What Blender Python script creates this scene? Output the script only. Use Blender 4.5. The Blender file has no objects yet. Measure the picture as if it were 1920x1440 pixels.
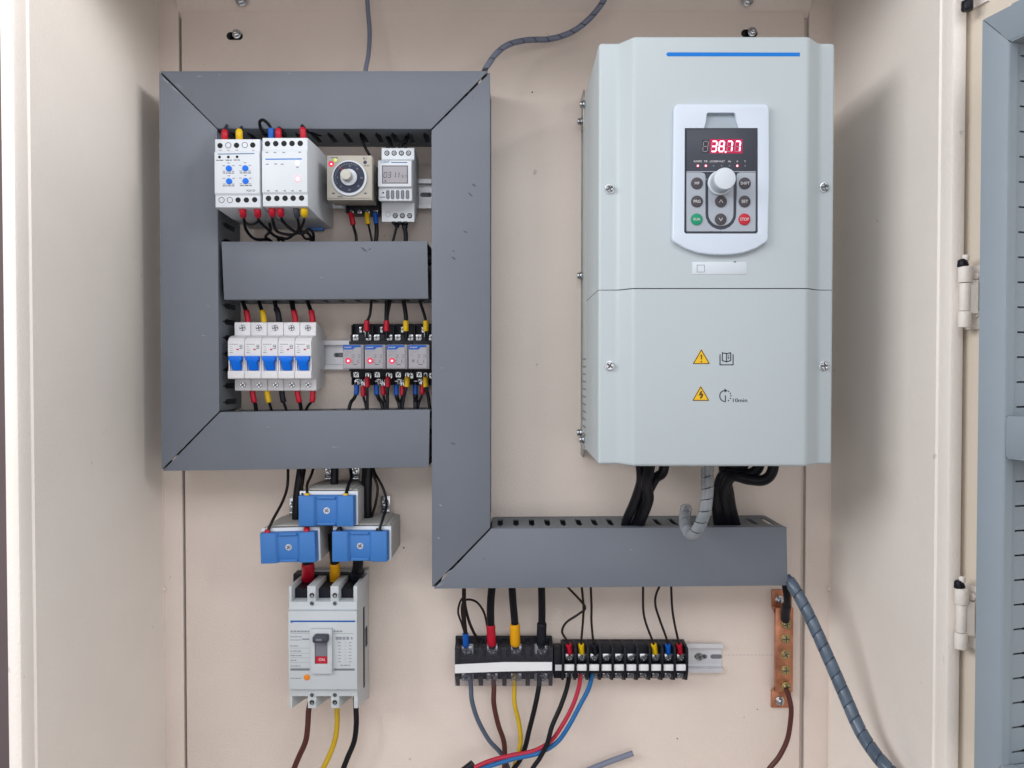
import bpy, bmesh, math, random
from mathutils import Vector, Matrix
random.seed(7)
scene = bpy.context.scene
COL = scene.collection

# ------------------------------------------------------------------ camera, world, lights
CAM_D = 930.0            # mm from mounting plate to the lens
FPX = 1480.0             # focal length in pixels of a 1920 wide picture
PITCH = math.radians(1.1)
cam_data = bpy.data.cameras.new('camera')
cam = bpy.data.objects.new('camera', cam_data); COL.objects.link(cam)
cam.location = (0, -CAM_D/1000, 0)
cam.rotation_euler = (math.pi/2 - PITCH, 0, 0)
cam_data.sensor_width = 36.0
cam_data.lens = FPX/1920*36.0
cam_data.clip_start = 0.01; cam_data.clip_end = 50
scene.camera = cam

world = bpy.data.worlds.new('World'); scene.world = world
world.use_nodes = True
wn = world.node_tree; wb = wn.nodes['Background']
w_tc = wn.nodes.new('ShaderNodeTexCoord'); w_s = wn.nodes.new('ShaderNodeSeparateXYZ'); w_r = wn.nodes.new('ShaderNodeValToRGB')
w_m = wn.nodes.new('ShaderNodeMapRange'); w_m.inputs[1].default_value = -1; w_m.inputs[2].default_value = 1
wn.links.new(w_tc.outputs['Generated'], w_s.inputs[0]); wn.links.new(w_s.outputs[2], w_m.inputs[0]); wn.links.new(w_m.outputs[0], w_r.inputs[0]); wn.links.new(w_r.outputs[0], wb.inputs[0])
w_r.color_ramp.elements[0].position = .25; w_r.color_ramp.elements[0].color = (.30, .27, .27, 1)
w_r.color_ramp.elements[1].position = .7; w_r.color_ramp.elements[1].color = (.92, .96, 1.05, 1)
wb.inputs[1].default_value = 0.30

def area(name, loc, target, sx, sy, power, color):
    l = bpy.data.lights.new(name, 'AREA'); l.shape = 'RECTANGLE'; l.size = sx; l.size_y = sy
    l.energy = power; l.color = color
    o = bpy.data.objects.new(name, l); COL.objects.link(o); o.location = loc
    o.rotation_euler = (Vector(target)-Vector(loc)).to_track_quat('-Z', 'Y').to_euler()
    return o
area('left_ceiling_light', (-1.85, -1.35, 0.80), (0.25, 0, 0), 1.5, 0.7, 37, (1.0, 0.985, 0.97))
area('right_ceiling_light', (1.85, -1.35, 0.80), (-0.3, 0, 0), 1.3, 0.6, 70, (1.0, 0.985, 0.97))
area('front_fill_light', (0.1, -3.0, -0.25), (0, 0, 0), 5.0, 1.4, 34, (1.0, 0.96, 0.955))  # unseen fill, added to brighten the plate and side walls
area('middle_ceiling_light', (0.0, -2.0, 1.25), (0, 0, 0), 2.4, 0.9, 22, (0.97, 0.985, 1.0))

scene.view_settings.view_transform = 'Standard'
scene.view_settings.look = 'None'
scene.view_settings.exposure = 0.0
scene.view_settings.gamma = 1.0
scene.view_settings.use_curve_mapping = False

# ------------------------------------------------------------------ measuring
cp, sp_ = math.cos(PITCH), math.sin(PITCH)
def P(px, py, d):
    """world (x, z) in mm of the point seen at photo pixel px,py lying d mm in front of the plate"""
    u = (px-960)/FPX; v = -(py-720)/FPX
    t = (CAM_D-d)/(cp+v*sp_)
    return (t*u, t*(v*cp-sp_))
def V(px, py, d):
    x, z = P(px, py, d); return Vector((x, -d, z))

# ------------------------------------------------------------------ materials
def mat(name, col, rough=0.5, metal=0.0, bump=0.0, bscale=300, vary=0.0, vscale=8, emit=None, estr=0, coat=0.0, stain=0.0, spec=0.32):
    m = bpy.data.materials.new(name); m.use_nodes = True
    nt = m.node_tree; N = nt.nodes; L = nt.links
    b = N['Principled BSDF']
    b.inputs['Base Color'].default_value = (*col, 1); b.inputs['Roughness'].default_value = rough
    b.inputs['Metallic'].default_value = metal; b.inputs['Coat Weight'].default_value = coat
    b.inputs['Specular IOR Level'].default_value = spec
    if emit:
        b.inputs['Emission Color'].default_value = (*emit, 1); b.inputs['Emission Strength'].default_value = estr
    tc = N.new('ShaderNodeNewGeometry')
    if vary or stain:
        n = N.new('ShaderNodeTexNoise'); n.inputs['Scale'].default_value = vscale; n.inputs['Detail'].default_value = 6
        n.inputs['Roughness'].default_value = 0.6
        L.new(tc.outputs['Position'], n.inputs['Vector'])
        mx = N.new('ShaderNodeMix'); mx.data_type = 'RGBA'
        r = N.new('ShaderNodeMapRange'); r.inputs[1].default_value = .3; r.inputs[2].default_value = .7
        L.new(n.outputs[0], r.inputs[0]); L.new(r.outputs[0], mx.inputs[0])
        mx.inputs[6].default_value = (*[c*(1-vary) for c in col], 1); mx.inputs[7].default_value = (*[min(1, c*(1+vary)) for c in col], 1)
        out = mx.outputs[2]
        if stain:
            n2 = N.new('ShaderNodeTexNoise'); n2.inputs['Scale'].default_value = 55; n2.inputs['Detail'].default_value = 3
            L.new(tc.outputs['Position'], n2.inputs['Vector'])
            r2 = N.new('ShaderNodeMapRange'); r2.inputs[1].default_value = .735; r2.inputs[2].default_value = .77
            L.new(n2.outputs[0], r2.inputs[0])
            ml = N.new('ShaderNodeMath'); ml.operation = 'MULTIPLY'; ml.inputs[1].default_value = stain
            L.new(r2.outputs[0], ml.inputs[0])
            m2 = N.new('ShaderNodeMix'); m2.data_type = 'RGBA'
            L.new(ml.outputs[0], m2.inputs[0]); L.new(out, m2.inputs[6]); m2.inputs[7].default_value = (*[c*.35 for c in col], 1)
            out = m2.outputs[2]
            rr = N.new('ShaderNodeMapRange'); rr.inputs[3].default_value = rough-.08; rr.inputs[4].default_value = rough+.1
            L.new(n.outputs[0], rr.inputs[0]); L.new(rr.outputs[0], b.inputs['Roughness'])
        L.new(out, b.inputs['Base Color'])
    if bump:
        n = N.new('ShaderNodeTexNoise'); n.inputs['Scale'].default_value = bscale; n.inputs['Detail'].default_value = 2
        L.new(tc.outputs['Position'], n.inputs['Vector'])
        bp = N.new('ShaderNodeBump'); bp.inputs['Strength'].default_value = bump; bp.inputs['Distance'].default_value = 0.001
        L.new(n.outputs[0], bp.inputs['Height']); L.new(bp.outputs[0], b.inputs['Normal'])
    return m

M = {}
M['paint'] = mat('cream_powder_coat', (0.785, 0.735, 0.69), 0.42, bump=.40, bscale=380, vary=.04, vscale=5, stain=.35)
M['plate'] = mat('beige_plate_paint', (0.715, 0.63, 0.575), 0.5, bump=.45, bscale=380, vary=.05, vscale=5, stain=.5)
M['scuffdark'] = mat('duct_smudge', (0.07, 0.08, 0.10), 0.6)
M['scufflight'] = mat('duct_scratch', (0.32, 0.35, 0.39), 0.6)
M['door'] = mat('door_paint', (0.68, 0.61, 0.52), 0.45, bump=.25, bscale=420, vary=.03, vscale=6, stain=.3)
M['duct'] = mat('grey_duct_pvc', (0.145, 0.163, 0.197), 0.42, bump=.06, bscale=900, vary=.05, vscale=11, stain=.35)
M['doorduct'] = mat('light_grey_door_duct_pvc', (0.26, 0.31, 0.36), 0.42, bump=.06, bscale=900, vary=.04, vscale=9)
M['ductside'] = mat('grey_duct_pvc_side', (0.15, 0.168, 0.19), 0.5, vary=.04)
M['drive'] = mat('pale_grey_green_plastic', (0.455, 0.515, 0.545), 0.42, bump=.10, bscale=1300, vary=.012, vscale=6)
M['driveside'] = mat('pale_grey_metal_side', (0.45, 0.50, 0.50), 0.42, bump=.1, bscale=900, vary=.02)
M['bezel'] = mat('white_blue_bezel_plastic', (0.60, 0.675, 0.78), 0.4)
M['white'] = mat('white_device_plastic', (0.62, 0.66, 0.71), 0.38, vary=.015, vscale=30)
M['whitewarm'] = mat('white_breaker_plastic', (0.70, 0.705, 0.735), 0.36, vary=.02, vscale=30)
M['notch'] = mat('shaded_notch_plastic', (0.33, 0.385, 0.44), 0.45)  # same plastic, coloured darker to put shade into the finger notch
M['paper'] = mat('white_paper', (0.72, 0.73, 0.76), 0.7)
M['timer'] = mat('beige_timer_plastic', (0.42, 0.395, 0.35), 0.45, vary=.02, vscale=30)
M['mccb'] = mat('cool_grey_breaker_plastic', (0.52, 0.56, 0.59), 0.45, vary=.02, vscale=30)
M['mccbdark'] = mat('breaker_side_plastic', (0.40, 0.40, 0.39), 0.5, vary=.04, vscale=20)
M['black'] = mat('black_plastic', (0.010, 0.011, 0.017), 0.42, vary=.2, vscale=60, spec=.18)
M['blackwire'] = mat('black_wire_pvc', (0.006, 0.0065, 0.010), 0.4, vary=.2, vscale=80, spec=.2)
M['darkwire'] = mat('brown_black_wire_pvc', (0.016, 0.010, 0.010), 0.42, vary=.2, vscale=80, spec=.2)
M['slate'] = mat('dark_slate_plastic', (0.045, 0.05, 0.07), 0.4)
M['grey'] = mat('mid_grey_plastic', (0.17, 0.18, 0.21), 0.45)
M['padgrey'] = mat('keypad_grey', (0.36, 0.40, 0.46), 0.4, bump=.1, bscale=2000)
M['blue'] = mat('blue_cap_plastic', (0.045, 0.175, 0.48), 0.42, vary=.04, vscale=30, bump=.05, bscale=900)
M['toggle'] = mat('blue_toggle_plastic', (0.003, 0.155, 0.74), 0.4, spec=.25)
M['bluesleeve'] = mat('blue_sleeve_pvc', (0.003, 0.085, 0.40), 0.4)
M['blueline'] = mat('blue_print', (0.0, 0.17, 0.60), 0.6)
M['tealline'] = mat('teal_blue_print', (0.005, 0.12, 0.28), 0.6)
M['red'] = mat('red_sleeve_pvc', (0.42, 0.006, 0.024), 0.4, vary=.1, vscale=70)
M['yellow'] = mat('yellow_sleeve_pvc', (0.66, 0.42, 0.005), 0.4, vary=.06, vscale=70)
M['amber'] = mat('amber_sleeve_pvc', (0.68, 0.32, 0.004), 0.4, vary=.06, vscale=70)
M['yellowwire'] = mat('yellow_wire_pvc', (0.55, 0.36, 0.015), 0.4, vary=.08, vscale=50)
M['greenwire'] = mat('green_stripe_pvc', (0.05, 0.16, 0.09), 0.4)
M['brown'] = mat('brown_wire_pvc', (0.075, 0.02, 0.016), 0.4, vary=.1, vscale=50)
M['redwire'] = mat('red_wire_pvc', (0.42, 0.02, 0.05), 0.4, vary=.06, vscale=50)
M['bluewire'] = mat('blue_wire_pvc', (0.012, 0.12, 0.33), 0.4, vary=.08, vscale=50)
M['greywire'] = mat('grey_blue_wire_pvc', (0.075, 0.10, 0.15), 0.42, vary=.08, vscale=50)
M['greycable'] = mat('grey_cable_sheath', (0.17, 0.19, 0.26), 0.42, vary=.06, vscale=40)
M['spiral'] = mat('grey_spiral_wrap', (0.075, 0.105, 0.15), 0.32, vary=.25, vscale=70, coat=.15)
M['spiralcore'] = mat('blue_grey_spiral_core', (0.05, 0.07, 0.105), 0.5)
M['spiralclear'] = mat('clear_spiral_wrap', (0.26, 0.30, 0.34), 0.25, vary=.1, vscale=60, coat=.4)
M['steel'] = mat('zinc_plated_steel', (0.50, 0.52, 0.55), 0.24, metal=1, vary=.1, vscale=90)
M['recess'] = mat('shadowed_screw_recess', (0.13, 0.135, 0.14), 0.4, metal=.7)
M['rail'] = mat('galvanised_rail', (0.66, 0.67, 0.71), 0.42, metal=.5, vary=.05, vscale=50)
M['tin'] = mat('tinned_lug_metal', (0.34, 0.36, 0.37), 0.35, metal=1, vary=.15, vscale=90)
M['brass'] = mat('dull_brass', (0.40, 0.33, 0.16), 0.38, metal=.9, vary=.15, vscale=120)
M['copper'] = mat('copper_bar', (0.46, 0.20, 0.115), 0.38, metal=.7, vary=.35, vscale=60)
M['hole'] = mat('dark_recess', (0.01, 0.011, 0.014), 0.7)
M['ink'] = mat('dark_ink', (0.035, 0.045, 0.075), 0.6)
M['fineink'] = mat('grey_fine_print_ink', (0.26, 0.27, 0.31), 0.6)
M['whiteink'] = mat('white_ink', (0.6, 0.6, 0.62), 0.6)
M['warn'] = mat('warning_yellow', (0.75, 0.46, 0.01), 0.45)
M['warnline'] = mat('warning_brown_line', (0.09, 0.045, 0.02), 0.5)
M['green'] = mat('green_button', (0.0, 0.26, 0.13), 0.4)
M['redbtn'] = mat('red_button', (0.46, 0.01, 0.03), 0.4)
M['button'] = mat('dark_button', (0.06, 0.055, 0.065), 0.45)
M['orange'] = mat('orange_button', (0.75, 0.22, 0.01), 0.4)
M['seg'] = mat('lit_led_segment', (0.9, 0.5, 0.55), 0.4, emit=(1, .62, .74), estr=2.6)
M['segoff'] = mat('unlit_led_segment', (0.30, 0.28, 0.32), 0.5)
M['redwin'] = mat('lit_red_display_window', (0.25, 0.0, 0.04), 0.3, emit=(1, .0, .09), estr=0.30)
M['darkwin'] = mat('dark_display_window', (0.03, 0.028, 0.04), 0.3)
M['led'] = mat('red_led_core', (1, .4, .45), 0.3, emit=(1, .45, .52), estr=2.2)
M['ledhalo'] = mat('red_led_glow', (.5, .02, .05), 0.3, emit=(1, .02, .10), estr=0.42)  # halo of light around a lamp core, painted as an emissive disc
M['ledpink'] = mat('pink_led_glow', (.7, .35, .4), 0.3, emit=(1, .40, .5), estr=0.55)  # pink halo of the relay lamp, its glow painted as a disc
M['ledwhite'] = mat('white_led', (.9, .9, .95), 0.3, emit=(.95, .97, 1), estr=1.6)
M['ledgreen'] = mat('green_led', (.5, .6, .1), 0.3, emit=(.6, .85, .1), estr=.4)
M['lcd'] = mat('lcd_glass', (0.35, 0.34, 0.37), 0.18)
M['lcdframe'] = mat('lcd_frame', (0.10, 0.10, 0.13), 0.35)
M['lcdink'] = mat('lcd_digit', (0.07, 0.07, 0.09), 0.4)
M['dial'] = mat('dark_blue_dial', (0.022, 0.03, 0.06), 0.3)
M['knob'] = mat('pale_knob_plastic', (0.50, 0.49, 0.45), 0.4)
M['knob2'] = mat('pale_blue_knob_plastic', (0.60, 0.65, 0.71), 0.38)
M['relay'] = mat('smoky_relay_case', (0.24, 0.235, 0.26), 0.22, vary=.05, vscale=60)
M['relaylbl'] = mat('relay_label_silver', (0.33, 0.32, 0.35), 0.45)
M['wall'] = mat('plum_grey_room_wall', (0.14, 0.105, 0.11), 0.8, vary=.1, vscale=3)
M['clear'] = bpy.data.materials.new('clear_polycarbonate'); M['clear'].use_nodes = True
M['spiralclear'] = mat('milky_spiral_wrap', (0.30, 0.33, 0.36), 0.25, vary=.15, vscale=60, coat=.3)
M['spiralclear'].node_tree.nodes['Principled BSDF'].inputs['Alpha'].default_value = .6
def _clear():
    nt = M['clear'].node_tree; N = nt.nodes; L = nt.links
    for n in list(N):
        if n.type != 'OUTPUT_MATERIAL': N.remove(n)
    out = [n for n in N if n.type == 'OUTPUT_MATERIAL'][0]
    t = N.new('ShaderNodeBsdfTransparent'); t.inputs[0].default_value = (.93, .93, .95, 1)
    g = N.new('ShaderNodeBsdfPrincipled'); g.inputs['Base Color'].default_value = (.12, .12, .14, 1); g.inputs['Roughness'].default_value = .12
    mx = N.new('ShaderNodeMixShader'); mx.inputs[0].default_value = .12
    L.new(t.outputs[0], mx.inputs[1]); L.new(g.outputs[0], mx.inputs[2]); L.new(mx.outputs[0], out.inputs[0])
_clear()

# ------------------------------------------------------------------ mesh builder (all in mm; d = towards camera)
_txt = {}
def text_geo(s):
    if s not in _txt:
        cu = bpy.data.curves.new('t', 'FONT'); cu.body = s; cu.size = 1; cu.align_x = 'CENTER'; cu.align_y = 'CENTER'
        cu.resolution_u = 3; cu.offset = .012
        o = bpy.data.objects.new('t', cu); COL.objects.link(o); bpy.context.view_layer.update()
        me = bpy.data.meshes.new_from_object(o)
        vs = [v.co.copy() for v in me.vertices]; fs = [tuple(p.vertices) for p in me.polygons]
        bpy.data.objects.remove(o); bpy.data.curves.remove(cu); bpy.data.meshes.remove(me)
        ys = [v.y for v in vs]; xs = [v.x for v in vs]
        cx = (min(xs)+max(xs))/2; cy = (min(ys)+max(ys))/2
        _txt[s] = ([Vector((v.x-cx, v.y-cy, 0)) for v in vs], fs, max(ys)-min(ys), max(xs)-min(xs))
    return _txt[s]

class MB:
    def __init__(s): s.bm = bmesh.new(); s.mi = 0
    def _fin(s, faces):
        for f in faces: f.material_index = s.mi
    def _bev(s, bm, w, seg, ang=0.5):
        es = [e for e in bm.edges if len(e.link_faces) == 2 and e.calc_face_angle(0) > ang]
        if es and w > 0: bmesh.ops.bevel(bm, geom=es, offset=w, segments=seg, profile=.5, affect='EDGES', clamp_overlap=True)
    def _merge(s, bm):
        bmesh.ops.recalc_face_normals(bm, faces=bm.faces[:])
        vm = {}
        for v in bm.verts: vm[v] = s.bm.verts.new(v.co)
        for f in bm.faces:
            try:
                nf = s.bm.faces.new([vm[v] for v in f.verts]); nf.material_index = s.mi
            except ValueError: pass
        bm.free()
    def box(s, x0, x1, z0, z1, dF, dB, bev=0, seg=2):
        if x0 > x1: x0, x1 = x1, x0
        if z0 > z1: z0, z1 = z1, z0
        bm = bmesh.new()
        bmesh.ops.create_cube(bm, size=1, matrix=Matrix.Translation(((x0+x1)/2, -(dF+dB)/2, (z0+z1)/2)) @ Matrix.Diagonal((x1-x0, abs(dF-dB), z1-z0, 1)))
        s._bev(bm, bev, seg); s._merge(bm); return s
    def pbox(s, x0, y0, x1, y1, dF, dB, bev=0, seg=2):
        ym = (y0+y1)/2
        a = P(x0, ym, dF)[0]; b = P(x1, ym, dF)[0]
        xm = (x0+x1)/2
        z1 = P(xm, y0, dF)[1]; z0 = P(xm, y1, dF)[1]
        return s.box(a, b, z0, z1, dF, dB, bev, seg)
    def faces3(s, polys, vec, bev=0, seg=2):
        """polys: lists of 3D points in one plane, merged, then extruded by vec"""
        bm = bmesh.new()
        for p in polys:
            try: bm.faces.new([bm.verts.new(q) for q in p])
            except ValueError: pass
        bmesh.ops.remove_doubles(bm, verts=bm.verts[:], dist=0.01)
        if len(polys) > 1:
            es = [e for e in bm.edges if len(e.link_faces) == 2]
        r = bmesh.ops.extrude_face_region(bm, geom=bm.faces[:])
        vs = [g for g in r['geom'] if isinstance(g, bmesh.types.BMVert)]
        bmesh.ops.translate(bm, verts=vs, vec=vec)
        s._bev(bm, bev, seg); s._merge(bm); return s
    def prism(s, pts, dF, dB, bev=0, seg=2):
        return s.faces3([[Vector((x, -dF, z)) for x, z in pts]], Vector((0, dF-dB, 0)), bev, seg)
    def prisms(s, polys, dF, dB, bev=0, seg=2):
        return s.faces3([[Vector((x, -dF, z)) for x, z in p] for p in polys], Vector((0, dF-dB, 0)), bev, seg)
    def pprism(s, pts, dF, dB, bev=0, seg=2):
        return s.prism([P(x, y, dF) for x, y in pts], dF, dB, bev, seg)
    def profx(s, x0, x1, pts, bev=0, seg=2):          # profile (d, z) extruded along x
        return s.faces3([[Vector((x0, -d, z)) for d, z in pts]], Vector((x1-x0, 0, 0)), bev, seg)
    def profz(s, z0, z1, pts, bev=0, seg=2):          # profile (x, d) extruded along z
        return s.faces3([[Vector((x, -d, z0)) for x, d in pts]], Vector((0, 0, z1-z0)), bev, seg)
    def cyl(s, x, z, r, dF, dB, n=20, bev=0, r2=None):
        return s.rod(Vector((x, -dB, z)), Vector((x, -dF, z)), r if r2 is None else r2, n, bev, r)
    def pcyl(s, px, py, rpx, dF, dB, n=20, bev=0):
        x, z = P(px, py, dF); return s.cyl(x, z, rpx*(CAM_D-dF)/FPX, dF, dB, n, bev)
    def rod(s, a, b, r, n=12, bev=0, rb=None):
        ax = b-a; bm = bmesh.new()
        bmesh.ops.create_cone(bm, cap_ends=True, segments=n, radius1=r, radius2=r if rb is None else rb, depth=ax.length,
            matrix=Matrix.Translation((a+b)/2) @ ax.to_track_quat('Z', 'Y').to_matrix().to_4x4())
        if bev: s._bev(bm, bev, 2, .9)
        s._merge(bm); return s
    def tube(s, pts, r, n=10, radii=None):
        rings = []; up = Vector((0, 0, 1)); N_ = len(pts); prev = None
        for i, p in enumerate(pts):
            t = (pts[min(i+1, N_-1)]-pts[max(i-1, 0)]).normalized()
            if prev is None:
                a = t.cross(Vector((0, 1, 0)));  a = a if a.length > .1 else t.cross(Vector((1, 0, 0)))
            else: a = prev - t*prev.dot(t)
            a.normalize(); prev = a; b = t.cross(a)
            rr = radii[i] if radii else r
            rings.append([s.bm.verts.new(p+a*rr*math.cos(k*2*math.pi/n)+b*rr*math.sin(k*2*math.pi/n)) for k in range(n)])
        fs = []
        for i in range(N_-1):
            for k in range(n): fs.append(s.bm.faces.new((rings[i][k], rings[i][(k+1) % n], rings[i+1][(k+1) % n], rings[i+1][k])))
        fs.append(s.bm.faces.new(rings[0][::-1])); fs.append(s.bm.faces.new(rings[-1]))
        s._fin(fs); return s
    def ring(s, x, z, ro, ri, dF, dB, n=24):
        polys = []
        for k in range(n):
            a, b = 2*math.pi*k/n, 2*math.pi*(k+1)/n
            polys.append([(x+ro*math.cos(a), z+ro*math.sin(a)), (x+ro*math.cos(b), z+ro*math.sin(b)), (x+ri*math.cos(b), z+ri*math.sin(b)), (x+ri*math.cos(a), z+ri*math.sin(a))])
        return s.prisms(polys, dF, dB)
    def text(s, t, x, z, h, d, w=None, th=.12, rot=0):
        vs, fs, hh, ww = text_geo(t)
        sy = h/hh; sx = sy if w is None else w/ww
        R_ = Matrix.Rotation(rot, 3, 'Z')
        nv = [s.bm.verts.new((x+q.x, -d-th, z+q.y)) for q in [R_ @ Vector((v.x*sx, v.y*sy, 0)) for v in vs]]
        for f in fs:
            try: nf = s.bm.faces.new([nv[i] for i in f]); nf.material_index = s.mi
            except ValueError: pass
        return s
    def ptext(s, t, px, py, hpx, d, wpx=None, rot=0):
        x, z = P(px, py, d); k = (CAM_D-d)/FPX
        return s.text(t, x, z, hpx*k, d, None if wpx is None else wpx*k, rot=rot)
    def pline(s, x0, y0, x1, y1, wpx, d, th=.15):
        a = Vector((*P(x0, y0, d), 0)); b = Vector((*P(x1, y1, d), 0)); w = wpx*(CAM_D-d)/FPX/2
        t = (b-a).normalized(); n = Vector((-t.y, t.x, 0))*w
        return s.prism([(q.x, q.y) for q in (a+n, b+n, b-n, a-n)], d+th, d)
    def fine(s, x0, y0, x1, y1, rows, d, hpx=1.4, seedv=1, minl=3, maxl=9):
        """tiny unreadable print: rows of short dashes"""
        rnd = random.Random(seedv); n = len(rows) if isinstance(rows, list) else rows
        for i in range(n):
            y = y0+(y1-y0)*(i+.5)/n; x = x0; xe = x1 if not isinstance(rows, list) else x0+(x1-x0)*rows[i]
            while x < xe-1:
                l = min(rnd.uniform(minl, maxl), xe-x)
                s.pbox(x, y-hpx/2, x+l, y+hpx/2, d+.1, d); x += l+1.1
        return s
    def subtract(s, other):
        obs = []
        for q in (s, other):
            me = bpy.data.meshes.new('q'); q.bm.to_mesh(me); o = bpy.data.objects.new('q', me); COL.objects.link(o); obs.append(o)
        m = obs[0].modifiers.new('b', 'BOOLEAN'); m.operation = 'DIFFERENCE'; m.solver = 'EXACT'; m.object = obs[1]
        dg = bpy.context.evaluated_depsgraph_get(); dg.update()
        me = bpy.data.meshes.new_from_object(obs[0].evaluated_get(dg))
        s.bm.free(); s.bm = bmesh.new(); s.bm.from_mesh(me); other.bm.free()
        for o in obs: mm = o.data; bpy.data.objects.remove(o); bpy.data.meshes.remove(mm)
        bpy.data.meshes.remove(me); return s
    def screw(s, x, z, r, d, h=1.6, ang=.4, dish=False):
        """pan head with a real cross recess"""
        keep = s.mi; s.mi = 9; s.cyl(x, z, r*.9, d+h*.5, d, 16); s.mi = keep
        s.cyl(x, z, r, d+h*.35, d, 16)
        g = r*.15
        for q in range(4):
            a0 = ang+q*math.pi/2; pts = []
            c = Vector((math.cos(a0+math.pi/4), math.sin(a0+math.pi/4)))
            off = c*g*1.414
            pts.append((x+off.x, z+off.y))
            for k in range(5):
                aa = a0+math.pi/2*k/4; e = .16 if k == 0 else (-.16 if k == 4 else 0)
                pts.append((x+r*.93*math.cos(aa+e), z+r*.93*math.sin(aa+e)))
            s.prism(pts, d+h, d+h*.4, bev=min(.3, r*.12), seg=1)
        return s
    def pscrew(s, px, py, rpx, d, h=1.6, ang=.4):
        x, z = P(px, py, d); return s.screw(x, z, rpx*(CAM_D-d)/FPX, d, h, ang)

SM = 0.7
def smooth_mesh(me):
    me.shade_smooth(); me.set_sharp_from_angle(angle=SM)
OFF = {}
def build(name, mb, mats, parent=None, label=None):
    """link the collected geometry as ONE mesh object"""
    if not isinstance(mats, (list, tuple)): mats = [mats]
    bm = mb.bm
    if parent is None:
        c = Vector((0, 0, 0)); vs = [v.co for v in bm.verts]
        c = Vector(((min(v.x for v in vs)+max(v.x for v in vs))/2, max(v.y for v in vs), min(v.z for v in vs)))
    else: c = OFF[parent.name]
    me = bpy.data.meshes.new(name)
    bmesh.ops.translate(bm, verts=bm.verts[:], vec=-c); bmesh.ops.scale(bm, verts=bm.verts[:], vec=(.001, .001, .001))
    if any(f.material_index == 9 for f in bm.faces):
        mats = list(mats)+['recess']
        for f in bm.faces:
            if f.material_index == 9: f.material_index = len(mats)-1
    bm.to_mesh(me); bm.free()
    for m in mats: me.materials.append(M[m] if isinstance(m, str) else m)
    smooth_mesh(me)
    o = bpy.data.objects.new(name, me); COL.objects.link(o)
    if parent is None: o.location = c/1000
    else: o.parent = parent
    OFF[o.name] = c
    if label: o['label'] = label
    return o
def tag(o, label, cat, group=None, kind=None):
    if label: o['label'] = label
    if cat: o['category'] = cat
    if group: o['group'] = group
    if kind: o['kind'] = kind
    return o
def thing(name, label, cat, px, py, d=0, group=None):
    o = bpy.data.objects.new(name, None); COL.objects.link(o); o.empty_display_size = .02
    c = V(px, py, d); o.location = c/1000; OFF[o.name] = c
    return tag(o, label, cat, group)
def children(o): return [c for c in bpy.data.objects if c.parent == o]
def copy_tree(o, parent=None):
    c = o.copy(); COL.objects.link(c)
    OFF[c.name] = OFF[o.name]
    if parent: c.parent = parent
    for k in children(o): copy_tree(k, c)
    return c
def crom(pts, per=8):
    """smooth curve through points"""
    out = []; n = len(pts)
    for i in range(n-1):
        p0 = pts[max(i-1, 0)]; p1 = pts[i]; p2 = pts[i+1]; p3 = pts[min(i+2, n-1)]
        for k in range(per):
            t = k/per
            out.append(.5*((2*p1)+(-p0+p2)*t+(2*p0-5*p1+4*p2-p3)*t*t+(-p0+3*p1-3*p2+p3)*t**3))
    out.append(pts[-1]); return out
def cut(path, a, b):
    """part of the path between a and b mm"""
    out = []; s = 0
    for i in range(len(path)-1):
        l = (path[i+1]-path[i]).length
        if l == 0: continue
        for (q, fl) in ((a, 0), (b, 1)):
            pass
        if s+l > a and s < b:
            t0 = max(0, (a-s)/l); t1 = min(1, (b-s)/l)
            if not out: out.append(path[i].lerp(path[i+1], t0))
            out.append(path[i].lerp(path[i+1], t1))
        s += l
    return out
def wire(label, pts, r, m, sleeves=(), group=None, cat='wire', name='wire', extra=()):
    """pts (px,py,d) from its terminal on; sleeves (start mm, length mm, radius, material, part name)"""
    path = crom([V(*p) for p in pts])
    mb = MB(); mb.tube(path, r)
    for e in extra: mb.tube(crom([V(*p) for p in e]), r)
    o = build(name, mb, m)
    for (a, l, rr, sm) in sleeves:
        p = cut(path, a, a+l); b = MB()
        n = len(p); b.tube(p, rr, 14, [rr*(.9 if i in (0, n-1) else 1) for i in range(n)])
        c = OFF[o.name]
        sl = build('sleeve', b, sm, o)
    return tag(o, label, cat, group)
# ================================================================== SETTING
XL, XR = -413.0, 376.5
ZT, ZB = 462.0, -560.0
mb = MB(); mb.box(-2600, 2600, -1600, 1700, -300, -320)
tag(build('room_wall', mb, 'wall'), None, None, kind='structure')

# ================================================================== CABINET
cab = thing('electrical_cabinet', 'open cream steel switch cabinet with its door swung out to the right', 'cabinet', 960, 1400, -30)
mb = MB()
mb.box(P(345, 700, 0)[0], P(1504, 700, 0)[0], ZB+20, P(900, 22, 0)[1], 0, -3, bev=.8)
mb.mi = 1
for (px, py) in ((440, 66), (1405, 61)):
    x, z = P(px, py, 0)
    mb.cyl(x-5, z-1, 4.6, .12, -.5, 20); mb.cyl(x+5, z-1, 4.6, .12, -.5, 20); mb.box(x-5, x+5, z-5.6, z+3.6, .12, -.5)
for px, py, r in ((998, 173, 1.0), (757, 1027, 1.0), (1420, 1330, .7), (1270, 1385, .8), (1395, 1345, .5), (680, 1190, .4)):
    x, z = P(px, py, 0); mb.cyl(x, z, r, .1, -.2, 8)
mb.mi = 2
x, z = P(1380, 1228, 0)
for i in range(14): mb.box(x-14+i*4.5, x-11+i*4.5, z-.25, z+.15, .06, 0)
build('mounting_plate', mb, ['plate', 'hole', 'fineink'], cab)
mb = MB()                                            # folded back rails around the plate
mb.box(XL, P(339.5, 700, 0)[0], ZB, ZT, -1, -30, bev=1)
mb.box(P(336, 700, 0)[0], P(352, 700, 0)[0], ZB, ZT, -9, -30); mb.box(P(1500, 700, 0)[0], P(1518, 700, 0)[0], ZB, ZT, -9, -30)
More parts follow.
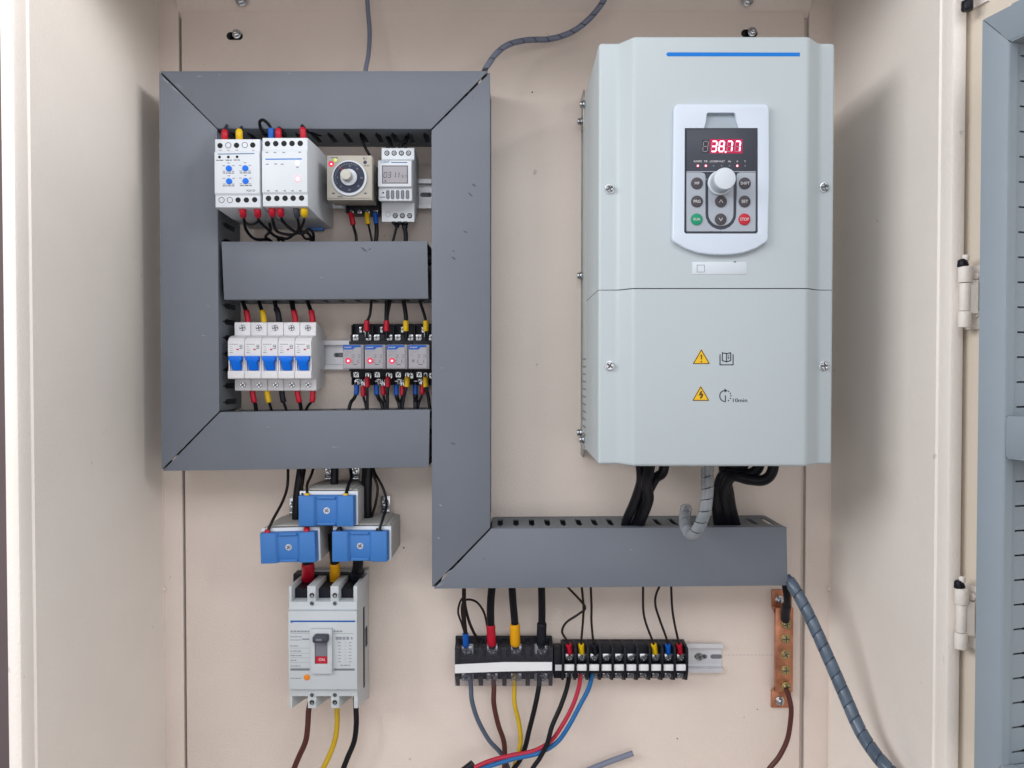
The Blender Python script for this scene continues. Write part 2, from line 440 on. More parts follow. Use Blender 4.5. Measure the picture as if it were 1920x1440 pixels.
mb.box(P(1513, 700, 0)[0], XR, ZB, ZT, -1, -30, bev=1)
mb.profx(P(338, 700, 0)[0], P(1516, 700, 0)[0], [(-30, P(900, 30, 0)[1]), (-6, P(900, 30, 0)[1]), (22, ZT), (-30, ZT)])
mb.box(P(338, 700, 0)[0], P(1516, 700, 0)[0], ZB, ZB+40, -4, -30, bev=1)
mb.box(XL, XR, ZB, ZT, -30, -33)
build('back_frame', mb, 'plate', cab)
def side(sign, X):
    """sheet steel side: wall, small step, rounded front rim"""
    b = MB(); s = sign; dR = 268 if s < 0 else 248; dW = dR-19
    pts = [(X, -30), (X, dW), (X+s*1.6, dW+1.5), (X+s*1.6, dR-3), (X+s*2.6, dR-.9), (X+s*4.6, dR),
           (X+s*11, dR), (X+s*13.2, dR-1), (X+s*14.2, dR-3.4), (X+s*14.2, dR-22), (X+s*12, dR-22), (X+s*12, -30)]
    b.profz(ZB, ZT, pts)
    # weld seam line in the corner
    b.box(X-s*.2, X-s*1.1, ZB, P(303, 150, 0)[1], -.2, -1) if False else None
    return build('side_panel', b, 'paint', cab)
side(-1, XL); side(1, XR)
for X_, s_ in ((XL, 1), (XR, -1)):
    mb = MB(); zq = P(960, 1104, 0)[1]; mb.rod(Vector((X_-s_*.5, 3, zq)), Vector((X_+s_*2.2, -3, zq)), 2.2, 10, .8); mb.box(X_, X_+s_*.9, ZB+5, ZT-5, .2, -2)
    build('weld_bead', mb, 'plate', cab)
mb = MB(); mb.box(XL-12, XR+12, ZT, ZT+2, 262, -33); mb.box(XL-12, XR+12, 415, ZT, 262, 259, bev=.8)
build('top_panel', mb, 'paint', cab)
mb = MB(); mb.box(XL-12, XR+12, ZB-2, ZB, 262, -33); mb.box(XL-12, XR+12, ZB, ZB+30, 262, 259, bev=.8)
build('bottom_panel', mb, 'paint', cab)
def bolt(px, py, d, r):
    b = MB(); x, z = P(px, py, d)
    b.cyl(x, z, r, d+1.2, d, 20, .3)                                                    # washer
    b.prism([(x+r*.74*math.cos(k*math.pi/3+.2), z+r*.74*math.sin(k*math.pi/3+.2)) for k in range(6)], d+5, d+1.2, bev=.4)
    b.cyl(x, z, r*.42, d+8, d+5, 16, .5)
    return build('bolt', b, 'steel', cab)
bolt(444, 64, .2, 8.5*.628); bolt(1410, 60, .2, 8.5*.628); bolt(453, 1, 5, 11*.63); bolt(1401, 1, 5, 11*.63)

# door: swung open 105 degrees, seen almost edge on at the right
AL = math.radians(15)
HX, HD = 394.0, 240.0
def DP(s, n, z):        # point on the door: s from the hinge, n towards its inner side
    return Vector((HX+math.sin(AL)*s-math.cos(AL)*n, -(HD+math.cos(AL)*s+math.sin(AL)*n), z))
def dbox(b, s0, s1, n0, n1, z0, z1, bev=0):
    bm = bmesh.new()
    vs = [bm.verts.new(DP(s, n, z)) for s in (s0, s1) for n in (n0, n1) for z in (z0, z1)]
    for f in ((0, 1, 3, 2), (4, 6, 7, 5), (0, 4, 5, 1), (2, 3, 7, 6), (0, 2, 6, 4), (1, 5, 7, 3)): bm.faces.new([vs[i] for i in f])
    b._bev(bm, bev, 2); b._merge(bm)
mb = MB(); dbox(mb, -2, 620, -2, 0, ZB, ZT, 0); dbox(mb, -4, -2, -18, 0, ZB, ZT)
door = build('door', mb, 'door', cab)
for ya, flip in ((500, 0), (1102, 0), (-112, 1)):
    HDp = 259
    def seg(y0, y1, r, m=None, b=None):
        q0, q1 = V(1807.5, 700, HDp), 0
        zt, zb = P(1807, ya+y0, HDp)[1], P(1807, ya+y1, HDp)[1]
        b.rod(Vector((q0.x, q0.y, zb)), Vector((q0.x, q0.y, zt)), r, 18, .5)
    mb = MB(); seg(0, 30, 5.6, b=mb); seg(31, 83, 4.4, b=mb); seg(84, 114, 5.2, b=mb)
    zc = P(1807, ya+57, HDp)[1]
    dbox(mb, 2, 24, 0, 2.2, zc-27, zc+27, .5); mb.box(386, 394, zc-14, zc+14, 262, 247)
    mb.rod(DP(17, 2, zc-14), DP(17, 5.5, zc-14), 3.2, 12, .6); mb.rod(DP(17, 2, zc+18), DP(17, 5.5, zc+18), 3.2, 12, .6)
    h = build('hinge', mb, 'paint', cab)
    mb = MB(); q0 = V(1806, 700, HDp); zt = P(1807, ya, HDp)[1]; zb = P(1807, ya+114, HDp)[1]
    if flip: mb.rod(Vector((q0.x, q0.y, zb-8)), Vector((q0.x, q0.y, zb)), 4.6, 14, 1.0)
    else: mb.rod(Vector((q0.x-1, q0.y, zt)), Vector((q0.x-2.2, q0.y, zt+6.5)), 4.8, 14, 1.2, 3.2)
    build('hinge_pin', mb, 'black', h)
    if not flip:
        mb = MB(); mb.rod(Vector((q0.x+.5, q0.y-1, zt+5)), Vector((q0.x+.5, q0.y-1, zt+10)), 2.6, 12, .8); build('hinge_cap', mb, 'paint', h)

# wiring ducts on the door
def slotted(b, p0, u, L, h, nrm, th=1.4, pitch=17.8, a=14, c=52, tip=59, top=None, w=3.1):
    """side wall with finger slots: p0 start, u direction, L length, h direction (towards camera) given as vector, height in mm"""
    H = h.length; hv = h.normalized(); n = max(1, round(L/pitch)); q = L/n
    def pt(s, v): return p0+u*s+hv*v
    polys = []
    for i in range(n):
        s0, s1, m = i*q, (i+1)*q, (i+.5)*q
        polys.append([pt(s0, 0), pt(m, 0), pt(m, a), pt(m-w, a), pt(m-w, c-4), pt(m-.7, c), pt(m-.7, tip), pt(m, tip), pt(m, H), pt(s0, H)])
        polys.append([pt(s1, 0), pt(s1, H), pt(m, H), pt(m, tip), pt(m+.7, tip), pt(m+.7, c), pt(m+w, c-4), pt(m+w, a), pt(m, a), pt(m, 0)])
    b.faces3(polys, nrm*th)
Z1, Z2 = P(1843, 38, CAM_D-620)[1], P(1838, 1470, CAM_D-620)[1]
W = 24; WZ = 26
def door_duct(label, s0, s1, z0, z1, mit0, mit1, horizontal):
    """one duct piece on the door; mit = inset of the corner at its ends (mitre)"""
    b = MB(); nh = 44
    if not horizontal:
        cov = [DP(s0, nh, z0), DP(s1, nh, z0+mit0), DP(s1, nh, z1-mit1), DP(s0, nh, z1)]
    else:
        cov = [DP(s0+mit0, nh, z0), DP(s1, nh, z0), DP(s1, nh, z1), DP(s0+mit1, nh, z1)]
    nv = (DP(0, 1, 0)-DP(0, 0, 0))
    root = bpy.data.objects.new('cable_duct', None); COL.objects.link(root); c = DP(s0, 0, z0); root.location = c/1000; OFF[root.name] = c
    tag(root, label, 'cable duct', 'grey ducts on the open door')
    b.faces3([cov], nv*1.5, bev=.35)
    if not horizontal: dbox(b, s1, s1+1.2, nh-6, nh+1.2, z0+mit0+1, z1-mit1-1, .2)
    else:
        dbox(b, s0+max(mit0, mit1)+1, s1, nh-10, nh+1, z0-1.0, z0, .2); dbox(b, s0+max(mit0, mit1)+1, s1, nh-10, nh+1, z1, z1+1.0, .2)
    build('duct_cover', b, 'doorduct', root)
    b = MB(); su = DP(1, 0, 0)-DP(0, 0, 0)
    if not horizontal:
        slotted(b, DP(s0+.5, 0, z0), Vector((0, 0, 1)), z1-z0, nv*nh, -su, 1.2, 19.2, 8, 27, 33)
        slotted(b, DP(s1-1.4, 0, z0+mit0), Vector((0, 0, 1)), z1-z0-mit0-mit1, nv*nh, su, 1.2, 19.2, 8, 26, 34, w=1.5)
        dbox(b, s0, s1, .3, 2, z0, z1)
    else:
        slotted(b, DP(s0+mit0, 0, z0+1.2), su, s1-s0-mit0, nv*nh, Vector((0, 0, -1)), 1.2, 19.2, 8, 27, 33)
        slotted(b, DP(s0+mit1, 0, z1-1.2), su, s1-s0-mit1, nv*nh, Vector((0, 0, 1)), 1.2, 19.2, 8, 27, 33)
        dbox(b, s0+max(mit0, mit1), s1, .3, 2, z0, z1)
    build('duct_base', b, 'doorduct', root)
door_duct('tall upright grey cable duct on the open door beside its hinges', 61, 61+W, Z2, Z1, WZ, WZ, False)
door_duct('sloping top grey duct on the open door at the upper right corner', 61, 480, Z1-WZ, Z1, W+.6, .6, True)
door_duct('bottom grey duct on the open door at the lower right corner', 61, 480, Z2, Z2+WZ, .6, W+.6, True)
zc = P(1905, 820, CAM_D-593)[1]
door_duct('short cross piece of grey duct branching off halfway up the door duct', 61+W+1.6, 480, zc-15, zc+15, 0, 0, True)

# ================================================================== CABLE DUCTS ON THE PLATE
DD = 73.0
SC = []
def duct(label, quad, px0, lips=(True, True), ends=(False, False), pitch=17.8, scuffs=()):
    """quad: pixel corners of the cover a,b,c,d; a-b and d-c are its long sides (a-b inner or upper)"""
    q = [Vector((*P(x, y, DD), 0)) for x, y in quad]
    root = thing('cable_duct', label, 'cable duct', quad[0][0], quad[0][1], 0, 'grey cable ducts on the mounting plate')
    ctr = sum(q, Vector())/4
    b = MB(); b.prism([(v.x, v.y) for v in q], DD, DD-1.6, bev=.5)
    sidesdat = []
    for (s, e) in ((0, 1), (3, 2)):
        a, c = q[s], q[e]; u = (c-a).normalized(); n = Vector((-u.y, u.x, 0))
        if n.dot(a-ctr) < 0: n = -n
        L = (c-a).length
        sidesdat.append((a, u, n, L))
        A = Vector((a.x, -DD+1.6, a.y)); U = Vector((u.x, 0, u.y)); Nn = Vector((n.x, 0, n.y))
        t0 = 1.5; b.faces3([[A+U*t0-Nn*1.0, A+U*(L-t0)-Nn*1.0, A+U*(L-t0)-Nn*1.0+Vector((0, 10, 0)), A+U*t0-Nn*1.0+Vector((0, 10, 0))]], Nn*1.0)
    xs_ = [p[0] for p in quad]; ys_ = [p[1] for p in quad]
    for (x0, y0, x1, y1, w, m) in scuffs:
        b.mi = m; b.pprism([(x0, y0-w*.3), ((x0*2+x1)/3, (y0*2+y1)/3-w*.6), (x1, y1), ((x0+x1)/2, (y0+y1)/2+w*.5)], DD+.05, DD)
    build('duct_cover', b, ['duct', 'scuffdark', 'scufflight'], root)
    b = MB()
    for a, u, n, L in sidesdat:
        A = Vector((a.x, 0, a.y)); U = Vector((u.x, 0, u.y)); Nn = Vector((n.x, 0, n.y))
        slotted(b, A-Nn*2.8, U, L, Vector((0, -DD+2.2, 0)), Nn, 1.6, pitch)
    b.prism([(v.x, v.y) for v in [c+(ctr-c).normalized()*4 for c in q]], 1.6, .15)
    for k, (i, j) in enumerate(((0, 3), (1, 2))):
        if ends[k]:
            pass
    build('duct_base', b, 'ductside', root)
    return root
duct('topmost horizontal grey cable duct with mitred ends above the white phase relays', [(407.6, 241), (808.2, 242), (915.5, 133), (300.5, 133.2)], 0, scuffs=[(368, 143, 380, 143, 1.3, 2), (408, 140, 415, 140, 1, 2), (328, 155, 345, 168, 1.2, 2), (538, 137, 546, 138, .8, 2)])
duct('long upright grey cable duct at the left side of the plate beside the cabinet wall', [(407, 242.2), (411, 771), (302.6, 881), (298, 134.8)], 0, scuffs=[(303, 145, 318, 158, 2.0, 2), (318, 160, 338, 176, 1.6, 2), (378, 629, 386, 630, 1.2, 2), (388, 574, 393, 575, 1, 2), (338, 845, 346, 838, 2.0, 1)])
duct('lower left horizontal grey cable duct above the three blue current transformers', [(412.8, 772.6), (806, 768), (804, 876), (305, 883)], 0, scuffs=[(620, 838, 634, 839, 1, 2), (500, 800, 505, 801, 1, 2)])
duct('short middle grey cable duct between the relay row and the small breaker row', [(415, 453), (801, 452), (803, 560), (420, 562)], 0, scuffs=[(676, 465, 690, 472, 5, 1), (690, 470, 697, 465, 3, 1), (600, 520, 606, 521, 1, 2)])
duct('long upright grey cable duct in the middle of the plate left of the big drive', [(809, 244.6), (810, 1101), (919, 989.6), (918.6, 136)], 0, scuffs=[(884, 346, 894, 349, 4, 1), (877, 362, 887, 368, 4, 1), (868, 434, 878, 436, 3, 1), (848, 470, 853, 472, 3, 1), (846, 483, 856, 486, 4.5, 1), (844, 831, 856, 833, 3, 1), (885, 182, 887, 187, 2.5, 1), (826, 690, 831, 690, 1.2, 2), (823, 946, 829, 949, 2.4, 2), (820, 1008, 825, 1010, 2.6, 2)])
duct('bottom right horizontal grey cable duct under the big drive', [(921.6, 991), (1475, 988), (1477, 1098), (813.5, 1104)], 0, scuffs=[(906, 1048, 909, 1050, 3, 1), (818, 1101, 832, 1092, 1.6, 2), (835, 1078, 850, 1066, 2, 2), (1180, 1030, 1187, 1031, 1, 2)])
# wires lying inside the ducts (seen as black through the slots)
def bundle(label, pts, n, r):
    rnd = random.Random(len(pts)+n); b = MB()
    for i in range(n):
        ox, od = rnd.uniform(-16, 16), rnd.uniform(-14, 14)
        b.tube(crom([V(x, y, 34+od+rnd.uniform(-3, 3))+Vector((ox, 0, ox*.6)) for x, y in pts], 4), r, 7)
    tag(build('wire_bundle', b, 'blackwire'), label, 'wires', 'wires laid inside the grey cable ducts')
bundle('black wires laid inside the topmost grey cable duct', [(370, 190), (520, 185), (700, 190), (850, 185)], 7, 3)
bundle('black wires laid inside the tall left grey cable duct', [(352, 215), (352, 400), (355, 600), (360, 810)], 8, 3.4)
bundle('black wires laid inside the bottom right grey cable duct', [(880, 1045), (1050, 1040), (1250, 1042), (1440, 1044)], 7, 4)
bundle('black wires laid inside the lower left grey cable duct', [(380, 822), (520, 825), (650, 822), (785, 824)], 6, 3)
bundle('black wires laid inside the short middle grey cable duct', [(440, 506), (560, 508), (700, 505), (785, 507)], 6, 3)
bundle('black wires laid inside the upright middle grey cable duct', [(862, 200), (862, 450), (860, 750), (862, 1000)], 7, 3.4)

# DIN rails
def din(label, px0, px1, pyt, pyb, group='steel mounting rails', slots=()):
    b = MB(); ym = (pyt+pyb)/2; x0 = P(px0, ym, 8)[0]; x1 = P(px1, ym, 8)[0]; zt = P(700, pyt, 8)[1]; zb = P(700, pyb, 8)[1]
    f = 5.6
    b.profx(x0, x1, [(8, zt), (8, zt-f), (1.8, zt-f), (1.8, zb+f), (8, zb+f), (8, zb), (6.9, zb), (6.9, zb+f-1.1), (.3, zb+f-1.1), (.3, zt-f+1.1), (6.9, zt-f+1.1), (6.9, zt)], bev=.25, seg=1)
    o = build('mounting_rail', b, 'rail'); tag(o, label, 'rail', group)
    for (s0, s1, sc) in slots:
        xa = P(s0, ym, 2)[0]; xb = P(s1, ym, 2)[0]; zm = (zt+zb)/2; b = MB()
        b.cyl(xa, zm, 2.6, 1.95, 1.6, 14); b.cyl(xb, zm, 2.6, 1.95, 1.6, 14); b.box(xa, xb, zm-2.6, zm+2.6, 1.95, 1.6)
        OFFo = OFF[o.name]; sl = build('slot', b, 'grey', o)
        if sc:
            b = MB(); b.screw((xa+xb)/2-2, zm, 4.6, 2, 3); build('screw', b, 'tin', o)
    return o
din('short upper metal rail behind the timer and the digital time switch', 430, 809, 335, 391, slots=[(792, 806, False)])
din('middle metal rail behind the small breakers and plug-in relays', 470, 812, 638, 693, slots=[(630, 648, False)])
din('lower metal rail carrying the two terminal blocks, its bare end at the right', 1030, 1356, 1207, 1262, slots=[(1306, 1322, True), (1336, 1350, False)])
# ================================================================== THE DRIVE
drv = thing('frequency_drive', 'large pale grey wall mounted drive with a red lit keypad and yellow warning triangles', 'drive', 1340, 870, 0)
xL = P(1122, 500, 184)[0]; xR = P(1563, 500, 184)[0]
zT = P(1340, 80, 184)[1]; zB = P(1340, 871, 184)[1]
c0 = P(1158, 500, 184)[0]; c1 = P(1187, 500, 199)[0]; c2 = P(1514, 500, 199)[0]; c3 = P(1534, 500, 184)[0]
prof = [(xL, 20), (xL, 184), (c0, 184), (c1, 199), (c2, 199), (c3, 184), (xR, 184), (xR, 20)]
zS = P(1340, 541, 199)[1]
# lower and upper covers with a real seam between them
for nm, za, zb in (('upper_cover', zS+.45, zT), ('lower_cover', zB, zS-.45)):
    b = MB()
    bm = bmesh.new(); f = bm.faces.new([bm.verts.new(Vector((x, -d, za))) for x, d in [(xL, 60)]+prof[1:7]+[(xR, 60)]])
    r = bmesh.ops.extrude_face_region(bm, geom=[f]); bmesh.ops.translate(bm, verts=[g for g in r['geom'] if isinstance(g, bmesh.types.BMVert)], vec=Vector((0, 0, zb-za)))
    def pick(e):
        a, c = e.verts[0].co, e.verts[1].co
        outer = zb if nm == 'upper_cover' else za
        return (abs(a.z-outer) < .01 and abs(c.z-outer) < .01) or abs(a.z-c.z) > 1
    bmesh.ops.bevel(bm, geom=[e for e in bm.edges if pick(e)], offset=3.0, segments=4, profile=.5, affect='EDGES', clamp_overlap=True)
    b._merge(bm)
    cov = build(nm, b, 'drive', drv)
    if nm == 'upper_cover': upc = cov
    else: loc_ = cov
b = MB(); b.box(xL+1.2, xR-1.2, zB+3, zT-3, 150, 15)
b.box(xL+.6, xR-.6, zS-3, zS+3, 182, 100)
build('body', b, 'driveside', drv)
b = MB(); b.box(xL+.1, xR-4, zB+6, zT-6, 60, 14, bev=1); build('side_housing', b, 'driveside', drv)
b = MB()
for k in range(11):
    z = P(1090, 672+k*14.2, 50)[1]; b.box(xL+.02, xL-.35, z-1.5, z+.2, 58, 22)
build('vent_slots', b, 'grey', drv)
b = MB()                                                  # mounting flange, sticking out above and below at the back
zfT = P(1100, 172, 20)[1]; zfB = P(1100, 856, 20)[1]
for (za, zb) in ((zfB, zB+30), (zT-30, zfT)):
    b.box(xL-.5, xL+1.6, za, zb, 26, 2, bev=.6); b.box(xL+1.6, xR-8, za+6, zb-6, 4, 2)
b.box(xL-.5, xR-8, zB+10, zT-10, 3.5, .3)
build('mounting_flange', b, 'tin', drv)
def side_screw(px, py, d):
    x, z = P(px, py, d); b = MB(); x = xL-.4
    b.rod(Vector((x+.5, -d, z)), Vector((x-2.2, -d, z)), 4.6, 18, .5); b.rod(Vector((x-2.2, -d, z)), Vector((x-5.4, -d, z)), 3.9, 18, 1.1)
    build('screw', b, 'steel', drv)
for px, py, d in ((1097, 196, 44), (1088, 228, 12), (1087, 517, 12), (1088, 811, 12), (1098, 824, 44)): side_screw(px, py, d)
for px, py in ((1143, 354), (1546, 351), (1143, 686), (1545, 686)):
    b = MB(); x, z = P(px, py, 185); b.cyl(x, z, 4.6, 185.2, 183.5, 20, .3); b.screw(x, z, 3.9, 185, 2.6, ang=random.uniform(0, 1.5)); build('screw', b, 'steel', drv)
F = 199.05
b = MB(); b.pprism([(1252, 98), (1249, 102), (1252, 105.5), (1500, 105.5), (1500, 98.5)], F+.15, F); build('blue_stripe', b, 'blueline', drv)
b = MB(); b.pbox(1298, 491, 1400, 514, F+.35, F, bev=.15); b.mi = 1
for l in ((1307, 497, 1321, 497), (1321, 497, 1321, 510), (1321, 510, 1307, 510), (1307, 510, 1307, 497)): b.pline(*l, .8, F+.36, .1)
b.mi = 2; b.pbox(1376, 490, 1380, 492, F+.5, F+.3)
build('paper_label', b, ['knob2', 'grey', 'ink'], drv)
# keypad bezel
def arc(cx, cy, r, a0, a1, n=5): return [(cx+r*math.cos(math.radians(a0+(a1-a0)*k/n)), cy-r*math.sin(math.radians(a0+(a1-a0)*k/n))) for k in range(n+1)]
BZ = 205.0
cxm = 1352
out_r = [(cxm, 194)]+arc(1433, 204, 10, 90, 0)+[(1443.5, 330), (1441, 440)]+arc(1431, 446, 10, 0, -60, 3)+[(1418, 466), (1395, 474), (1372, 477.5), (cxm, 478)]
out_l = [(cxm, 194)]+arc(1274, 204, 10, 90, 180)+[(1262.5, 330), (1261, 440)]+arc(1271, 446, 10, 180, 240, 3)+[(1285, 466), (1308, 474), (1332, 477.5), (cxm, 478)]
in_r = [(cxm, 438), (1418, 438), (1421, 435), (1421, 240), (1385, 240), (1382, 230), (1379, 214), (1377, 211), (cxm, 211)]
in_l = [(cxm, 438), (1286, 438), (1283, 435), (1284, 240), (1320, 240), (1323, 230), (1325, 214), (1327, 211), (cxm, 211)]
b = MB(); b.prism([P(x, y, BZ) for x, y in out_r[1:-1]+out_l[::-1][:-1]], BZ, 198, bev=1.6, seg=3)
c_ = MB(); c_.prism([P(x, y, BZ) for x, y in in_r[1:-1]+[(cxm, 211)]+in_l[::-1][1:-1]], BZ+5, 190); b.subtract(c_)
kp = build('keypad_bezel', b, 'bezel', drv)
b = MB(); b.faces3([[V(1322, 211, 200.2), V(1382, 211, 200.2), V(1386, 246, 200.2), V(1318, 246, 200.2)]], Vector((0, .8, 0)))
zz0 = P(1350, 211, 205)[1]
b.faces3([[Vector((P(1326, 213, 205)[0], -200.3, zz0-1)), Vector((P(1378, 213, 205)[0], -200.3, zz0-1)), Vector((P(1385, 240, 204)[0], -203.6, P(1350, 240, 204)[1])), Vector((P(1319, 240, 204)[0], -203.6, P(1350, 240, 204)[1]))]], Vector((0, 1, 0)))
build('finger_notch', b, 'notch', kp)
pad = thing('keypad', None, None, 1352, 438, 200); pad.parent = drv; pad.location = (V(1352, 438, 200)-OFF[drv.name])/1000
OFF[pad.name] = V(1352, 438, 200)
b = MB(); b.pprism([(1285, 240), (1420, 240), (1420, 435), (1417, 438), (1288, 438), (1285, 435)], 204.2, 199); build('keypad_base', b, 'slate', pad)
KF = 205.4
b = MB(); b.pprism([(1287.5, 243), (1418, 243), (1418, 321), (1287.5, 321)], KF, 203, bev=.3)
win = build('display_panel', b, 'slate', pad)
b = MB(); b.pbox(1287.5, 321, 1417, 322.4, KF+.2, 203); build('trim_line', b, 'padgrey', pad)
# grey keypad faces: left, right, tongue
b = MB()
def ground(lo, hi):
    return lo
b.pprism([(1287.5, 323), (1316, 323), (1321, 325), (1323, 330), (1323, 400)]+[(1352-29*math.cos(math.radians(a)), 401+29.5*math.sin(math.radians(a))) for a in (15, 35, 55, 75, 90)]+[(1352, 434), (1289, 434), (1287.5, 432)], KF, 203, bev=.25, seg=1)
b.pprism([(1417, 323), (1388, 323), (1383, 325), (1381.5, 330), (1381, 400)]+[(1352+29*math.cos(math.radians(a)), 401+29.5*math.sin(math.radians(a))) for a in (15, 35, 55, 75, 90)]+[(1352, 434), (1415, 434), (1417, 432)], KF, 203, bev=.25, seg=1)
b.pprism([(1328.5, 345), (1332, 339), (1352, 334), (1372, 339), (1375.5, 345), (1375.5, 401)]+[(1352+23.5*math.cos(math.radians(a)), 401+23*math.sin(math.radians(a))) for a in range(15, 180, 15)]+[(1328.5, 401)], KF, 203, bev=.25, seg=1)
build('keypad_face', b, 'padgrey', pad)
for px, py, t, m, tm, h, w in ((1307, 343.5, 'MF', 'button', 'whiteink', 5, 9), (1307, 377.5, 'PRG', 'button', 'whiteink', 5.6, 13), (1306.5, 411, 'RUN', 'green', 'whiteink', 5, 12),
        (1397, 343.5, 'SHIFT', 'button', 'whiteink', 5.6, 17), (1396.5, 377.5, 'SET', 'button', 'whiteink', 5.6, 12), (1396, 411, 'STOP', 'redbtn', 'whiteink', 5.6, 17)):
    b = MB(); b.pcyl(px, py, 11, KF+1.0, KF, 32, .35); b.mi = 1; b.ptext(t, px, py, h, KF+1.0, w)
    o = build('button', b, [m, tm], pad)
for px, py, s in ((1352, 377.5, 1), (1351.5, 411, -1)):
    b = MB(); b.pcyl(px, py, 11, KF+1.0, KF, 32, .35); b.mi = 1
    b.pline(px-3.4, py+2.4*s, px, py-3*s, 1, KF+1.0); b.pline(px+3.4, py+2.4*s, px, py-3*s, 1, KF+1.0); build('button', b, ['button', 'whiteink'], pad)
# rotary knob
b = MB(); kx, kz = P(1349.5, 343.5, 206)
pts = []
N_ = 44
def gear(r, rr): return [(kx+(r if k % 2 else rr)*math.cos(math.pi*2*k/(2*N_)), kz+(r if k % 2 else rr)*math.sin(math.pi*2*k/(2*N_))) for k in range(2*N_)]
b.cyl(kx, kz, 11.2, 208.5, 205.4, 40, .6); b.prism(gear(9.9, 9.3), 222.5, 208.5); b.cyl(kx, kz, 9.7, 224.5, 222.5, 44, .9)
build('knob', b, 'knob2', pad)
b = MB(); b.pline(1322, 336, 1326, 336, .8, 204.3); b.pline(1379, 336, 1383, 336, .8, 204.3); build('dial_mark', b, 'whiteink', pad)
# display digits
b = MB(); b.pbox(1316, 262, 1330, 287, KF+.05, KF-.3); build('display_window', b, 'darkwin', win)
b = MB(); b.pbox(1331, 261, 1392, 287.5, KF+.05, KF-.3); build('display_window', b, 'redwin', win, 'glowing red display window')
SEG = {'a': ((0, 1), (1, 1)), 'b': ((1, 1), (1, .5)), 'c': ((1, .5), (1, 0)), 'd': ((0, 0), (1, 0)), 'e': ((0, .5), (0, 0)), 'f': ((0, 1), (0, .5)), 'g': ((0, .5), (1, .5))}
DIG = {'3': 'abgcd', '8': 'abcdefg', '7': 'abc', '0': 'abcdef', '1': 'bc', '5': 'afgcd'}
def digit(bon, boff, ch, cx, cy, w, h, d, on, off, slant=.1, lw=2.2):
    for k, (p, q) in SEG.items():
        lit = k in DIG.get(ch, '')
        B = bon if lit else boff
        if B is None: continue
        a = (cx-w/2+p[0]*w, cy+h/2-p[1]*h); c = (cx-w/2+q[0]*w, cy+h/2-q[1]*h)
        a = (a[0]+(p[1]-.5)*h*slant, a[1]); c = (c[0]+(q[1]-.5)*h*slant, c[1])
        sx, sy = c[0]-a[0], c[1]-a[1]; L = math.hypot(sx, sy); g = .10
        a2 = (a[0]+sx*g, a[1]+sy*g); c2 = (c[0]-sx*g, c[1]-sy*g)
        B.pline(*a2, *c2, lw if lit else lw*.55, d+(.12 if lit else .06), .12)
bon, boff = MB(), MB()
for ch, cx in ((' ', 1323), ('3', 1339), ('8', 1353), ('7', 1368), ('7', 1383)):
    digit(bon, boff, ch, cx, 274.5, 9, 19, KF, None, None)
bon.pcyl(1360.5, 285, 1.5, KF+.2, KF, 10)
build('lit_digits', bon, 'seg', win); build('unlit_segments', boff, 'segoff', win)
b = MB()
for t, px, w in (('RUN/PRG', 1308.5, 15), ('F/R', 1323.5, 6), ('LOC/REM', 1338.5, 15), ('FAULT', 1353, 11), ('Hz', 1368, 5), ('A', 1382.5, 3), ('V', 1397, 3)):
    b.ptext(t, px, 302.5, 3.6, KF, w)
build('printed_text', b, 'whiteink', win)
for i, px in enumerate((1308.5, 1323.5, 1338, 1353, 1368, 1382.5, 1397)):
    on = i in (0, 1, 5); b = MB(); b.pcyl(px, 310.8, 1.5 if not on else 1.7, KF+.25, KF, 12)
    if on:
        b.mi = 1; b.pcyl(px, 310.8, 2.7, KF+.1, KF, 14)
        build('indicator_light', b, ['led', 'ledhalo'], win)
    else: build('indicator_light', b, 'grey', win)
# warning triangles and marks
def tri(cx, cy, s):
    def T(k, d0, r=0):
        return [(cx, cy-s*.58*k), (cx+s*.5*k, cy+s*.30*k), (cx-s*.5*k, cy+s*.30*k)]
    b = MB(); b.pprism([(cx-1.3, cy-s*.56), (cx+1.3, cy-s*.56), (cx+s*.5, cy+s*.27), (cx+s*.48, cy+s*.31), (cx-s*.48, cy+s*.31), (cx-s*.5, cy+s*.27)], F+.10, F)
    b.mi = 1
    for q in (((cx, cy-s*.54), (cx+s*.475, cy+s*.28)), ((cx+s*.475, cy+s*.28), (cx-s*.475, cy+s*.28)), ((cx-s*.475, cy+s*.28), (cx, cy-s*.54))):
        b.pline(*q[0], *q[1], 1.5, F+.1, .1)
        b.pcyl(*q[0], .75, F+.2, F+.1, 8)
    return b
b = tri(1315, 673, 31); b.pprism([(1313.6, 665), (1316.6, 665), (1316, 674), (1314.2, 674)], F+.22, F+.1); b.pcyl(1315.1, 678, 1.4, F+.22, F+.1, 10)
build('warning_sign', b, ['warn', 'warnline'], loc_)
b = tri(1314, 742, 31)
b.pprism([(1313.5, 733.5), (1317, 733.5), (1315, 738), (1319, 738), (1317.5, 743.5), (1318, 743.5), (1313.5, 748.5), (1312.5, 743.5), (1314, 744), (1315, 741), (1310, 742)], F+.22, F+.1)
build('warning_sign', b, ['warn', 'warnline'], loc_)
b = MB(); w = 1.9
for l in ((1350, 665, 1350, 684), (1350, 684, 1374.5, 684), (1374.5, 684, 1374.5, 665), (1354.5, 661.5, 1362.5, 663), (1362.5, 663, 1370, 661.5), (1370, 661.5, 1370, 676), (1370, 676, 1362, 678.5), (1362, 678.5, 1354.5, 676), (1354.5, 676, 1354.5, 661.5), (1362.4, 663, 1362.2, 678)):
    b.pline(*l, w, F, .12)
    b.pcyl(l[0], l[1], w/2, F+.12, F, 8); b.pcyl(l[2], l[3], w/2, F+.12, F, 8)
b.pline(1366.2, 668.2, 1366.2, 673, 1.5, F); b.pcyl(1366.2, 666, 1.0, F+.15, F, 8)
build('manual_symbol', b, 'ink', loc_)
b = MB(); cx, cy, R_ = 1360, 742.5, 10.5
